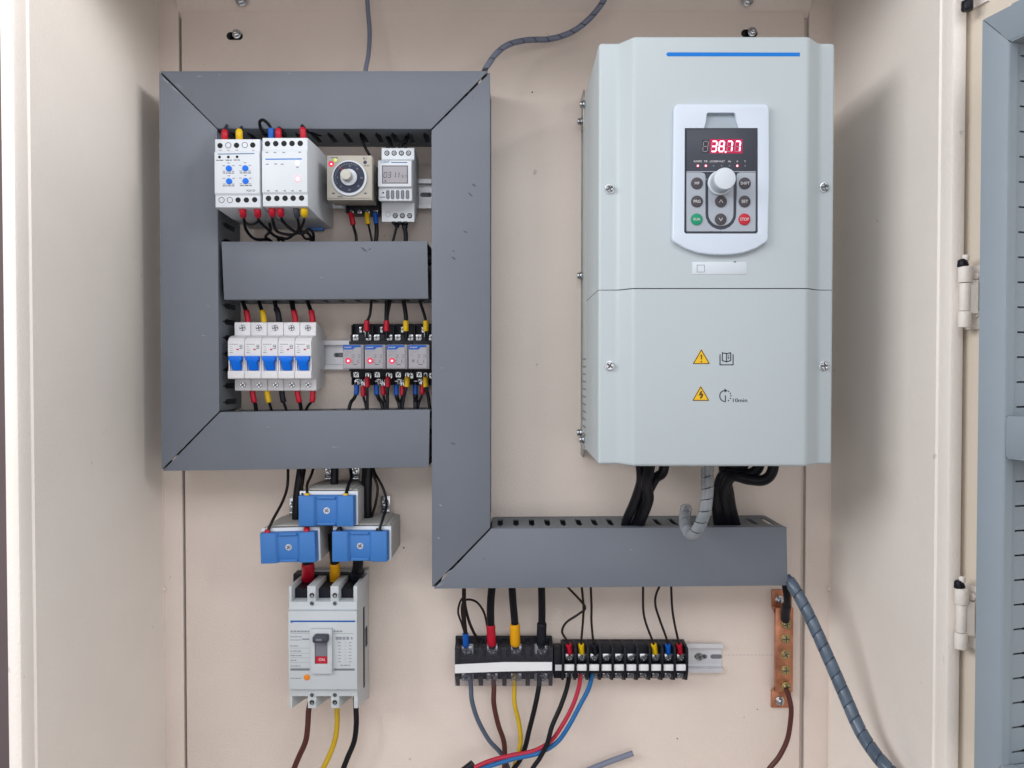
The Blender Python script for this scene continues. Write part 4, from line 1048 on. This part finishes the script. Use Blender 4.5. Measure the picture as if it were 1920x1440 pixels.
b = MB(); b.pprism([(853, 1246), (945, 1241.5), (1035, 1241.5), (1035, 1257.5), (945, 1259), (853, 1262.5)], 38.5, 38.1); build('label_strip', b, 'paper', pt)

# ================================================================== SMALL TERMINAL STRIP
st = thing('terminal_block', 'black ten pole terminal block with small white markers, beside the bare rail end', 'terminal block', 1172, 1277, 5)
SDp = 38.0; PX0 = 1055.5; PW = 23.25
def sx(px, d, py=1245): return P(px, py, d)[0]
def sz(py, d): return P(1170, py, d)[1]
b = MB(); b.box(sx(1055.5, 26), sx(1288, 26), sz(1272, 26), sz(1201, 12), 26, 10, bev=.6); b.box(sx(1055.5, 26), sx(1288, 26), sz(1204, 14), sz(1199, 10), 14, 8, bev=.6)
b.box(sx(1055.5, 30), sx(1288, 30), sz(1259, 30), sz(1245, 30), 36, 20, bev=.5)
for i in range(11):
    px = PX0+PW*i+.2
    b.profx(sx(px-2.0, SDp), sx(px+2.0, SDp), [(10, sz(1200, 12)), (16, sz(1200, 12)), (SDp, sz(1214, SDp)), (SDp+2, sz(1222, SDp)), (SDp+2, sz(1258, SDp)), (SDp-3, sz(1277, SDp)), (20, sz(1278, 26)), (10, sz(1272, 12))], bev=.4)
b.box(sx(1037, 14), sx(1053, 14), sz(1262, 14), sz(1209, 14), 30, 8, bev=.6)
build('base', b, 'black', st)
for i in range(10):
    px = PX0+PW*(i+.5)+.4
    b = MB(); b.pbox(px-9.2, 1246.2, px+9.2, 1257.8, 38.2, 36, bev=.3); build('marker', b, 'paper', st)
    for py in (1232.5, 1264.5):
        b = MB(); x, z = P(px, py, 27); b.box(x-4.8, x+4.8, z-4.6 if py < 1250 else z-3.4, z+4.6 if py < 1250 else z+3.4, 28, 26, bev=.5); b.screw(x, z, 3.1, 28, 2.2, ang=random.uniform(0, 1.5)); build('terminal_screw', b, 'steel', st)
b = MB(); b.pbox(1041, 1246.5, 1053.5, 1257.5, 30.6, 30); build('marker', b, 'paper', st)

# ================================================================== COPPER EARTH BAR
eb = thing('earth_bar', 'copper earth bar with five brass screws at the lower right of the plate', 'earth bar', 1468, 1327, 0)
b = MB()
def ex(px, d, py=1215): return P(px, py, d)[0]
def ez(py, d): return P(1468, py, d)[1]
xe0, xe1 = ex(1447, 3), ex(1484, 3)
b.box(xe0, xe1, ez(1137, 3), ez(1106, 3), 3.5, .3, bev=.4); b.box(xe0, xe1, ez(1327, 3), ez(1296, 3), 3.5, .3, bev=.4)
b.profx(ex(1454, 16), ex(1487, 16), [(.4, ez(1137, 3)+1), (3.4, ez(1137, 3)+1), (15, ez(1141, 15)), (15, ez(1150, 15)), (11, ez(1150, 11)), (.4, ez(1139, 3))])
b.profx(ex(1454, 16), ex(1487, 16), [(.4, ez(1295, 3)), (3.4, ez(1296, 3)), (15, ez(1297, 15)), (15, ez(1290, 15)), (11, ez(1288, 11))])
b.box(ex(1454, 16), ex(1487.5, 16), ez(1297, 16), ez(1140, 16), 16, 11, bev=.7)
build('bar', b, 'copper', eb)
for i, py in enumerate((1169, 1197.5, 1227, 1256.5, 1286)):
    b = MB(); x, z = P(1473, py, 16); h = 16 if i not in (0, 4) else 18.5
    b.cyl(x, z, 5.6, h+1, h if i not in (0, 4) else 16, 24, .3); b.screw(x, z, 4.3, h+1, 2.4, ang=(.3, .0, .5, .05, .2)[i]); build('screw', b, 'brass', eb)
for py in (1125, 1314):
    b = MB(); x, z = P(1462, py, 3.5); b.cyl(x, z, 5.4, 4.6, 3.5, 20, .3); b.prism([(x+3.9*math.cos(k*math.pi/3), z+3.9*math.sin(k*math.pi/3)) for k in range(6)], 9, 4.6, bev=.5); build('fixing_bolt', b, 'steel', eb)
# ================================================================== WIRES
G1 = 'thin black wires at the top row of devices'
def sl(m, L=8.5, r=3.1, a=0): return [(a, L, r, m)]
# --- phase relays, upper side
wire('short black wire with a red sleeve entering the left phase relay from above', [(421.5, 264, 98), (421.5, 248, 99), (424, 238, 80), (430, 225, 38)], 1.5, 'blackwire', sl('red', 10.5, 3.5), G1)
wire('short black wire with a yellow sleeve entering the left phase relay from above', [(449, 264, 98), (448.5, 247, 99), (452, 240, 78), (460, 228, 38)], 1.5, 'blackwire', sl('yellow', 11, 3.6), G1)
wire('looped black wire with a blue sleeve above the second relay', [(508.5, 262, 100), (508, 243, 101), (504, 234, 98), (494, 225, 90), (487, 229, 84), (490, 243, 70), (500, 256, 45), (505, 240, 36)], 1.7, 'blackwire', sl('bluesleeve', 11, 3.2), G1)
wire('black wire with a red sleeve right beside the blue sleeve above the second relay', [(522.5, 262, 100), (522, 245, 101), (524, 240, 84), (536, 252, 46), (540, 236, 36)], 1.6, 'blackwire', sl('red', 10.5, 3.3), G1)
wire('black wire with a red sleeve at the right end above the second relay', [(569, 262, 100), (567.5, 243, 101), (567, 236, 92), (576, 246, 64), (592, 251, 50), (604, 252, 42), (607, 238, 36)], 1.7, 'blackwire', sl('red', 11.5, 3.4), G1)
# --- phase relays, lower side
wire('black wire with a red sleeve under the left phase relay, nearer the left duct', [(454.5, 384, 110), (455.5, 400, 109), (458, 414, 88), (462, 432, 70), (478, 448, 60), (505, 450, 48), (512, 462, 40)], 1.6, 'blackwire', sl('red', 15.5, 3.5), G1)
wire('black wire with a red sleeve under the right corner of the left phase relay', [(482, 384, 110), (483.5, 400, 109), (486, 414, 88), (500, 428, 76), (512, 440, 66), (528, 449, 56), (540, 462, 42)], 1.6, 'blackwire', sl('red', 15.5, 3.5), G1)
wire('thin black jumper between the two red sleeves under the left phase relay', [(457, 411, 88), (462, 419, 86), (474, 421, 86), (486, 414, 87)], 1.3, 'blackwire', (), G1)
wire('black wire with a red sleeve under the second relay, the outer left one of two', [(509.5, 384, 110), (510.5, 400, 109), (512, 416, 86), (520, 434, 76), (545, 440, 70), (570, 434, 64), (583, 445, 58), (580, 462, 42)], 1.6, 'blackwire', sl('red', 13, 3.5), G1)
wire('black wire with a red sleeve under the second relay, the inner one of two', [(524.5, 384, 110), (526.5, 400, 109), (530, 414, 88), (546, 430, 80), (566, 438, 72), (580, 430, 66), (588, 441, 60), (586, 462, 42)], 1.6, 'blackwire', sl('red', 13, 3.5), G1)
wire('black wire in a black sleeve under the second relay, beside the yellow sleeve', [(555, 384, 110), (556, 400, 109), (560, 420, 86), (558, 432, 78), (540, 447, 66), (522, 446, 58), (528, 462, 42)], 1.5, 'blackwire', sl('slate', 15, 3.2), G1)
wire('black wire with a yellow sleeve under the right end of the second relay', [(570, 384, 110), (570.5, 400, 109), (570, 414, 86), (564, 432, 74), (572, 447, 64), (584, 449, 56), (588, 462, 42)], 1.3, 'darkwire', sl('yellow', 13.5, 3.7), G1)
wire('black wire looping low behind the red sleeves of the left phase relay', [(505, 418, 60), (507, 432, 60), (498, 444, 60), (508, 452, 52), (515, 466, 42)], 1.5, 'blackwire', (), G1)
# --- timer
wire('black wire leaving a duct slot and running down behind the beige timer', [(673, 234, 38), (679, 262, 44), (686, 279, 42), (694, 296, 38), (690, 320, 25)], 1.6, 'blackwire', (), G1)
G2 = 'black wires under the beige timer and the time switch'
wire('black wire with a dark red sleeve under the beige timer', [(657, 398, 35), (660, 410, 36), (663, 425, 36), (668, 445, 40), (667, 468, 40)], 1.7, 'blackwire', sl('red', 14, 3.1, 1), G2)
wire('black wire with a yellow sleeve under the beige timer', [(688.5, 398, 35), (688.5, 410, 36), (691, 422, 36), (695, 440, 40), (700, 466, 40)], 1.2, 'blackwire', sl('yellow', 13, 2.9, 1), G2)
wire('thick black wire with a blue sleeve under the beige timer', [(703.5, 398, 35), (704.5, 410, 36), (706, 424, 38), (706, 440, 40), (703, 466, 40)], 2.4, 'blackwire', sl('bluesleeve', 13, 3.0, 1), G2)
wire('thin black wire slanting down from the digital time switch', [(746, 414, 40), (744, 424, 42), (740, 440, 41), (733, 466, 40)], 1.5, 'blackwire', sl('black', 8, 3.0), G2)
wire('thick black wire going straight down from the digital time switch', [(758, 414, 40), (759, 426, 42), (761, 442, 41), (760, 466, 40)], 2.5, 'blackwire', sl('black', 9, 3.4), G2)
wire('black wire entering the left top terminal of the digital time switch', [(733, 280, 42), (732, 268, 42), (727, 256, 40), (724, 240, 38)], 2.4, 'blackwire', (), G2)
wire('black wire entering the right top terminals of the digital time switch', [(752, 281, 42), (753, 270, 43), (762, 262, 44), (761, 240, 38)], 2.4, 'blackwire', (), G2)
# --- small breakers
G3 = 'black wires at the small circuit breakers'
for t, x, m, xe, r in (('leftmost small breaker', 464.5, 'red', 452, 2.3), ('second small breaker', 494.5, 'yellow', 483, 2.1), ('middle small breaker', 523, 'slate', 514, 2.4), ('fourth small breaker', 553.5, 'red', 545, 2.3), ('rightmost small breaker', 586, 'red', 573, 2.3)):
    nmc = {'red': 'red', 'yellow': 'yellow', 'slate': 'black'}[m]
    wire('black wire with a %s sleeve entering the %s from above' % (nmc, t), [(x+.5, 610, 44), (x, 598, 44), (x-2, 586, 44), (x-6, 575, 42), (xe, 556, 38)], r, 'blackwire', sl('black' if m == 'slate' else m, 16.5 if m != 'slate' else 20, 3.3), G3)
wire('second thin black wire joining the red sleeve above the fourth small breaker', [(554, 585, 44), (551, 575, 42), (550, 556, 38)], 1.5, 'blackwire', (), G3)
for t, x, m, xe, r in (('leftmost small breaker', 474, 'red', 482, 2.2), ('second small breaker', 501.5, 'yellow', 514, 1.5), ('middle small breaker', 529, 'black', 542, 1.5), ('fourth small breaker', 558.5, 'red', 566, 2.2)):
    wire('black wire with a %s sleeve leaving the underside of the %s' % (m, t), [(x-1, 728, 44), (x, 740, 44), (x+2, 750, 44), (x+5, 760, 42), (xe, 784, 38)], r, 'blackwire', sl(m, 15.5, 3.2), G3)
wire('black wire with a red sleeve curving left under the rightmost small breaker', [(586.5, 728, 44), (586.5, 740, 44), (585, 752, 44), (577, 762, 42), (567, 784, 38)], 1.5, 'blackwire', sl('red', 15, 3.2), G3)
# --- relays
G4 = 'black wires at the plug-in relay sockets'
for t, x, m, xe, xm, r in (('first', 687.5, 'red', 697, 694, 1.6), ('second', 724.5, 'red', 726, 724.5, 2.4), ('third', 761, 'yellow', 755, 760.5, 2.5), ('last', 798.5, 'yellow', 784, 795, 1.7)):
    o = wire('black wire with a %s sleeve entering the top of the %s relay socket' % (m, t), [(x+.5, 634, 36), (x, 622, 37), (x, 606, 38), (xm, 588, 39), (xe, 556, 38)], r, 'blackwire', [(8, 12, 3.1, m)], G4)
    b = MB(); b.pprism([(x-3.6, 622), (x+3.6, 622), (x+3.2, 632), (x-3.2, 632)], 36, 34.5, bev=.3); build('lug', b, 'tin', o)
wire('second black wire joining the red sleeve above the second relay socket', [(726, 610, 38), (727, 590, 39), (734, 556, 38)], 1.6, 'blackwire', (), G4)
RW = [('first', [('blue', 668.5, 722, 741, 650, 2.0), ('red', 681, 724, 744, 688, 1.5), ('red', 688.5, 707, 727, 689, 1.6)]),
      ('second', [('blue', 706, 722, 741, 722, 2.3), ('red', 718.5, 724, 741, 724, 1.5), ('red', 727, 707, 727, 726, 1.8)]),
      ('third', [('blue', 743, 722, 742, 752, 2.4), ('red', 754.5, 724, 742, 750, 1.5), ('yellow', 763, 707, 727, 752, 1.6)]),
      ('last', [('blue', 779, 722, 741, 780, 3.0), ('red', 792, 722, 740, 781, 1.5), ('yellow', 798, 707, 727, 808, 2.0)])]
for t, rows in RW:
    for k, (m, x, y0, y1, xe, r) in enumerate(rows):
        d = 26 if y0 > 715 else 35
        pos = 'left' if k == 0 else ('middle' if k == 1 else 'right')
        o = wire('black wire with a %s sleeve, %s of three below the %s relay socket' % (m, pos, t), [(x, y0-6, d), (x, y1-6, d+1), (x+(xe-x)*.25, y1+6, d+2), (x+(xe-x)*.6, y1+(768-y1)*.55, 36), (xe, 784, 38)], r, 'blackwire',
             [(3.5, (y1-y0)*.585, 3.0, {'blue': 'bluesleeve'}.get(m, m))], G4)
        b = MB(); b.pprism([(x-3.4, y0-9), (x+3.4, y0-9), (x+3.4, y0+1), (x-3.4, y0+1)], d+1.4, d-.4, bev=.3); build('lug', b, 'steel', o)
# --- current transformers
G5 = 'thin wires of the current transformers'
wire('dark wire with a red cap at the left end of the lower left transformer', [(500, 1004, 86), (502, 996, 86), (512, 974, 78), (530, 940, 60), (539, 910, 48), (540, 868, 40)], 1.6, 'darkwire', sl('red', 6, 3.4), G5)
wire('thin dark wire with a red cap between the lower left and upper transformers', [(574, 1000, 86), (575, 992, 84), (573, 975, 60), (566, 930, 40), (560, 868, 40)], 1.6, 'darkwire', sl('red', 6, 3.4), G5)
wire('thin dark wire with a yellow cap at the left end of the upper transformer', [(575.5, 935, 86), (576, 926, 84), (576, 908, 72), (584, 890, 52), (590, 868, 40)], 1.5, 'darkwire', sl('yellow', 4.4, 3.2), G5)
wire('thin dark wire beside the yellow cap of the upper transformer', [(569, 936, 84), (567, 924, 80), (566, 905, 60), (560, 868, 40)], 1.4, 'darkwire', (), G5)
wire('thin dark wire with a yellow cap at the right end of the upper transformer', [(647, 935, 86), (649, 926, 84), (654, 908, 72), (659, 893, 54), (655, 868, 40)], 1.9, 'blackwire', sl('yellow', 4.4, 3.2), G5)
wire('dark wire with a black cap at the left end of the lower right transformer', [(636, 1000, 86), (637, 992, 84), (637, 975, 50), (630, 940, 30)], 1.7, 'blackwire', sl('black', 6, 3.6), G5)
wire('dark wire with a black cap at the right end of the lower right transformer', [(709.5, 1002, 86), (711, 994, 86), (718, 972, 80), (725, 945, 66), (718, 915, 56), (703, 887, 44), (698, 868, 40)], 1.5, 'blackwire', sl('black', 6, 3.6), G5)
wire('thin dark wire curving behind the right transformer into the thick black cable', [(696, 972, 40), (704, 945, 46), (708, 915, 46), (701, 892, 42), (697, 868, 40)], 1.5, 'darkwire', (), G5)
b = MB(); b.rod(V(723, 938, 66), V(722, 950, 66), 3.2, 12, .6); 
G6 = 'thick black cables through the current transformers'
wire('thick black cable passing into the lower left transformer', [(557, 1000, 40), (556, 970, 42), (558, 930, 42), (567, 868, 40)], 5.2, 'blackwire', (), G6, 'cable', 'cable')
wire('thick black cable dropping behind the upper transformer', [(627, 940, 40), (627, 905, 42), (628, 868, 40)], 4.5, 'blackwire', (), G6, 'cable', 'cable')
wire('thick black cable passing into the lower right transformer', [(688, 995, 40), (689, 960, 42), (689, 920, 42), (692, 868, 40)], 4.9, 'blackwire', (), G6, 'cable', 'cable')
wire('second black cable pressed against the one into the lower right transformer', [(683, 994, 36), (684, 960, 37), (684, 920, 38), (686, 868, 38)], 4.2, 'blackwire', (), G6, 'cable', 'cable')
G7 = 'cable ends above the tall grey breaker'
wire('cable end in a red sleeve above the tall grey breaker', [(576, 1092, 26), (577, 1080, 30), (578, 1064, 40), (574, 1040, 44)], 5.5, 'black', [(2, 30, 7.2, 'red')], G7, 'cable', 'cable')
wire('cable end in an amber sleeve above the tall grey breaker', [(629, 1092, 26), (628, 1080, 30), (628, 1064, 40), (626, 1040, 44), (622, 1000, 40)], 5.0, 'black', [(2, 30, 6.0, 'amber')], G7, 'cable', 'cable')
wire('cable end in a black sleeve above the tall grey breaker', [(671, 1094, 26), (671, 1080, 30), (671, 1064, 40), (672, 1040, 44)], 6.0, 'blackwire', [(2, 20, 7.4, 'black')], G7, 'cable', 'cable')
G8 = 'coloured cables leaving the bottom of the cabinet'
wire('brown cable leaving the bottom of the tall grey breaker', [(586, 1300, 25), (579, 1330, 28), (577, 1360, 30), (573, 1390, 30), (560, 1420, 30), (550, 1446, 30), (544, 1480, 30)], 3.2, 'brown', (), G8, 'cable', 'cable')
wire('yellow cable leaving the bottom of the tall grey breaker', [(632, 1300, 25), (632, 1330, 28), (632, 1358, 30), (628, 1388, 30), (616, 1420, 30), (604, 1446, 30), (594, 1480, 30)], 3.0, 'yellowwire', (), G8, 'cable', 'cable')
wire('black cable leaving the bottom of the tall grey breaker', [(667, 1300, 25), (667.5, 1330, 28), (668, 1358, 30), (664, 1390, 30), (652, 1420, 30), (642, 1446, 30), (630, 1480, 30)], 3.1, 'blackwire', (), G8, 'cable', 'cable')
# --- power block, above
G9 = 'wires entering the power terminal block from above'
wire('black wire with a blue sleeve at the left of the power terminal block', [(873.5, 1214, 26), (873.5, 1200, 28), (872.5, 1185, 30), (869.5, 1150, 34), (870, 1120, 36), (870, 1085, 38)], 2.4, 'darkwire', [(1, 17, 3.6, 'bluesleeve')], G9)
wire('thin dark wire looping out to the left above the blue sleeve', [(873, 1192, 30), (866, 1170, 32), (859, 1148, 34), (863, 1128, 36), (871, 1118, 38)], 1.2, 'darkwire', (), G9)
wire('thin dark wire arching from the black wire over to the red sleeve', [(914, 1200, 22), (914, 1180, 24), (908, 1150, 27), (895, 1130, 30), (878, 1124, 34), (868, 1130, 36), (866, 1150, 34), (873, 1188, 30)], 1.3, 'darkwire', (), G9)
wire('thin dark wire curling down to the gap between blue and red sleeves', [(906, 1212, 16), (896, 1200, 20), (882, 1172, 26), (873, 1140, 32), (870, 1110, 36)], 1.7, 'darkwire', (), G9)
wire('thick black cable with a red sleeve above the power terminal block', [(923, 1214, 24), (921.5, 1200, 27), (920, 1165, 30), (920, 1130, 34), (924, 1085, 38)], 4.4, 'blackwire', [(4, 25, 5.2, 'red')], G9, 'cable', 'cable')
wire('thick black cable with an amber sleeve above the power terminal block', [(967, 1214, 24), (966, 1200, 27), (965, 1165, 30), (962, 1130, 34), (959, 1085, 38)], 4.2, 'blackwire', [(4, 26, 5.9, 'amber')], G9, 'cable', 'cable')
wire('thick black cable with a black sleeve above the power terminal block', [(1015, 1214, 24), (1015, 1200, 27), (1016, 1165, 30), (1016, 1130, 34), (1015, 1085, 38)], 4.2, 'blackwire', [(4, 27, 5.6, 'black')], G9, 'cable', 'cable')
for px in (923, 967, 1015):
    pass
# --- power block, below
wire('grey blue cable from the left of the power terminal block', [(881, 1262, 20), (883, 1290, 22), (885, 1315, 24), (896, 1350, 22), (917, 1388, 18), (942, 1416, 14), (955, 1450, 14), (960, 1490, 14)], 2.7, 'greywire', (), G8, 'cable', 'cable')
wire('brown cable from the power terminal block', [(924, 1262, 20), (926, 1290, 22), (926, 1320, 24), (934, 1358, 22), (945, 1392, 20), (946, 1430, 20), (944, 1480, 20)], 2.9, 'brown', (), G8, 'cable', 'cable')
wire('yellow cable with a green stripe from the power terminal block', [(965, 1262, 20), (964.5, 1290, 22), (965, 1320, 24), (973, 1356, 22), (976, 1392, 20), (967, 1430, 18), (950, 1480, 18)], 2.6, 'yellowwire', (), G8, 'cable', 'cable')
o = bpy.data.objects['cable.001'] if False else None
wire('black cable from the right of the power terminal block', [(1012, 1262, 20), (1010, 1290, 24), (1002, 1330, 26), (992, 1370, 24), (985, 1400, 22), (975, 1425, 20), (958, 1450, 20), (940, 1490, 20)], 2.9, 'blackwire', (), G8, 'cable', 'cable')
# --- terminal strip, above
G10 = 'thin wires entering the ten pole terminal block from above'
for lab, pts, m in (('dark crossing wire with a red sleeve at the left end of the ten pole block', [(1068.5, 1228, 30), (1067, 1212, 32), (1062, 1200, 34), (1054, 1184, 34), (1062, 1167, 36), (1084, 1152, 38), (1097, 1141, 40), (1090, 1128, 40), (1064, 1100, 40), (1050, 1080, 40)], 'red'),
                    ('dark wire with a yellow sleeve at the second pole of the ten pole block', [(1091, 1228, 30), (1090, 1212, 32), (1090, 1200, 34), (1093, 1165, 34), (1094, 1135, 36), (1089, 1085, 38)], 'yellow'),
                    ('dark wire with a black sleeve at the third pole of the ten pole block', [(1116, 1228, 30), (1114.5, 1212, 32), (1112, 1200, 34), (1109, 1165, 34), (1109, 1135, 36), (1107, 1085, 38)], 'black'),
                    ('thin dark wire with a yellow sleeve at the third pole from the right', [(1228.5, 1228, 30), (1226.5, 1212, 32), (1223, 1200, 34), (1211, 1168, 34), (1206, 1140, 36), (1206, 1085, 38)], 'yellow'),
                    ('thin dark curved wire with a blue sleeve at the second pole from the right', [(1252.5, 1228, 30), (1252.5, 1212, 32), (1250, 1198, 34), (1238, 1165, 34), (1229, 1135, 36), (1231, 1112, 38), (1245, 1085, 38)], 'bluesleeve'),
                    ('dark wire with a red sleeve at the rightmost pole of the ten pole block', [(1275, 1228, 30), (1274, 1212, 32), (1271, 1198, 34), (1264, 1165, 34), (1260, 1135, 36), (1258, 1085, 38)], 'red')):
    wire(lab, pts, 1.35, 'darkwire', [(1.5, 12.5, 3.3, m)], G10)
# --- terminal strip, below
wire('black cable from the left pole of the ten pole block', [(1068, 1262, 28), (1063, 1290, 28), (1051, 1325, 32), (1035, 1362, 36), (1026, 1394, 38), (1013, 1420, 38), (996, 1446, 38), (985, 1480, 36)], 2.7, 'blackwire', (), G8, 'cable', 'cable')
wire('red cable sweeping left from the second pole of the ten pole block', [(1089, 1262, 28), (1085, 1290, 28), (1073, 1325, 30), (1053, 1362, 32), (1032, 1390, 32), (1000, 1408, 34), (960, 1416, 36), (920, 1426, 38), (888, 1440, 40), (850, 1462, 40)], 2.5, 'redwire', (), G8, 'cable', 'cable')
wire('blue cable sweeping left from the third pole of the ten pole block', [(1111, 1262, 28), (1104, 1290, 28), (1086, 1325, 30), (1066, 1362, 32), (1044, 1392, 32), (1010, 1412, 35), (965, 1422, 37), (925, 1434, 39), (895, 1446, 40), (860, 1470, 40)], 2.7, 'bluewire', (), G8, 'cable', 'cable')
wire('grey cable with a cut end lying at the bottom of the plate', [(1187, 1412, 10), (1165, 1420, 10), (1135, 1431, 10), (1100, 1446, 10), (1060, 1470, 10)], 3.3, 'greycable', [(0, 1.0, 3.0, 'tin')], None, 'cable', 'cable')
wire('dark end of a cable sheath around the red cable at the bottom', [(887, 1433, 38), (870, 1446, 38), (850, 1462, 38), (830, 1480, 38)], 5.0, 'black', (), None, 'cable', 'cable')
# --- earth bar
wire('black cable with a lug bolted to the top screw of the copper earth bar', [(1473, 1165, 19), (1473, 1150, 23), (1476, 1125, 34), (1473, 1100, 38), (1468, 1080, 38)], 4.2, 'blackwire', [(3, 24, 5.0, 'black')], None, 'cable', 'cable')
o = wire('brown earth cable from the bottom screw of the copper earth bar', [(1474, 1290, 21), (1479, 1306, 22), (1483.5, 1330, 24), (1481, 1362, 22), (1475, 1390, 22), (1460, 1420, 22), (1441, 1444, 22), (1425, 1480, 22)], 2.9, 'brown', (), None, 'cable', 'cable')
# --- drive cables
G11 = 'heavy black cables from the underside of the drive'
wire('heavy black cable from the drive, leftmost, slanting to the duct slots', [(1197, 850, 120), (1202, 885, 115), (1200, 910, 100), (1188, 945, 80), (1175, 975, 60), (1170, 1000, 42)], 5.2, 'blackwire', (), G11, 'cable', 'cable')
wire('heavy black cable crossing in front of the leftmost one under the drive', [(1222, 850, 130), (1216, 885, 125), (1212, 910, 112), (1216, 935, 92), (1206, 965, 70), (1190, 1000, 44)], 5.8, 'blackwire', (), G11, 'cable', 'cable')
wire('heavy black cable looping close under the drive next to the left bundle', [(1248, 850, 110), (1243, 885, 110), (1228, 898, 104), (1212, 930, 84), (1196, 972, 62), (1184, 1000, 44)], 5.4, 'blackwire', (), G11, 'cable', 'cable')
wire('heavy black cable swinging out furthest right under the drive', [(1452, 850, 130), (1448, 884, 128), (1432, 900, 124), (1404, 899, 118), (1372, 894, 108), (1358, 925, 86), (1364, 965, 62), (1372, 1000, 44)], 5.6, 'blackwire', (), G11, 'cable', 'cable')
wire('heavy black cable in the middle of the right bundle under the drive', [(1428, 850, 120), (1420, 880, 116), (1398, 890, 110), (1368, 886, 104), (1352, 915, 84), (1352, 960, 62), (1358, 1000, 44)], 5.6, 'blackwire', (), G11, 'cable', 'cable')
wire('heavy black cable innermost of the right bundle under the drive', [(1400, 850, 110), (1390, 880, 104), (1366, 884, 98), (1350, 900, 90), (1344, 940, 72), (1346, 975, 56), (1350, 1000, 44)], 5.4, 'blackwire', (), G11, 'cable', 'cable')
wire('heavy black cable rising straight beside the clear spiral tube', [(1356, 850, 100), (1358, 885, 96), (1366, 920, 84), (1372, 955, 66), (1384, 1000, 44)], 5.6, 'blackwire', (), G11, 'cable', 'cable')

# --- spiral wrapped tubes: a core and a helical band around it
def spiral(label, pts, r, m, pitch, band=.86, core='ink', group=None, cr=.84):
    path = crom([V(*p) for p in pts], 16)
    # resample
    L = [0]
    for i in range(len(path)-1): L.append(L[-1]+(path[i+1]-path[i]).length)
    tot = L[-1]
    def at(s):
        s = max(0, min(tot-1e-4, s))
        for i in range(len(L)-1):
            if L[i+1] >= s:
                t = (s-L[i])/max(1e-9, L[i+1]-L[i]); return path[i].lerp(path[i+1], t), (path[i+1]-path[i]).normalized()
        return path[-1], (path[-1]-path[-2]).normalized()
    root = bpy.data.objects.new('spiral_wrapped_cable', None); COL.objects.link(root)
    c = path[0].copy(); root.location = c/1000; OFF[root.name] = c
    tag(root, label, 'cable', group)
    b = MB(); b.tube(path, r*cr, 14); build('cable_core', b, core, root)
    b = MB(); NA = 22; turns = tot/pitch
    n = int(turns*NA)
    ref = Vector((0, 1, 0)); rows = []
    for i in range(n+1):
        s = tot*i/n; ang = 2*math.pi*s/pitch
        row = []
        for w, rr in ((0, .90), (0, 1.0), (.1, 1.03), (.5, 1.03), (.9, 1.03), (1, 1.0), (1, .90)):
            ss = s+w*pitch*band; p, t = at(ss)
            a = (ref-t*ref.dot(t)).normalized(); q = t.cross(a)
            row.append(b.bm.verts.new(p+(a*math.cos(ang)+q*math.sin(ang))*r*rr))
        rows.append(row)
    for i in range(n):
        for k in range(6):
            b.bm.faces.new((rows[i][k], rows[i][k+1], rows[i+1][k+1], rows[i+1][k]))
    build('spiral_band', b, m, root)
    return root
spiral('thick blue grey spiral wrapped cable running from the duct to the bottom right corner', [(1474, 1082, 66), (1490, 1104, 76), (1515, 1150, 90), (1548, 1222, 110), (1582, 1300, 130), (1612, 1368, 150), (1640, 1412, 170), (1664, 1440, 185), (1700, 1475, 200)], 6.3, 'spiral', 14.5, .92, 'spiralcore')
spiral('clear spiral wrapped cable end hooking upward below the drive', [(1326, 860, 150), (1326, 890, 150), (1326, 925, 150), (1321, 960, 150), (1311, 988, 146), (1298, 1003, 140), (1287, 992, 128), (1284, 972, 112), (1287, 952, 100)], 6.1, 'spiralclear', 11.5, .9, 'slate', None, .5)
spiral('grey spiral wrapped cable curving up from the top duct to the top edge', [(905, 140, 50), (916, 120, 46), (932, 99, 42), (955, 83, 38), (990, 75, 30), (1032, 73, 24), (1072, 60, 22), (1104, 36, 24), (1130, 4, 30), (1145, -30, 36)], 3.2, 'greycable', 15, .90, 'slate')
wire('thin grey cable rising straight from the top duct to the top edge', [(684, 150, 40), (686, 128, 36), (691, 100, 26), (693, 60, 20), (690, 20, 20), (687, -30, 22)], 2.6, 'greycable', (), None, 'cable', 'cable')
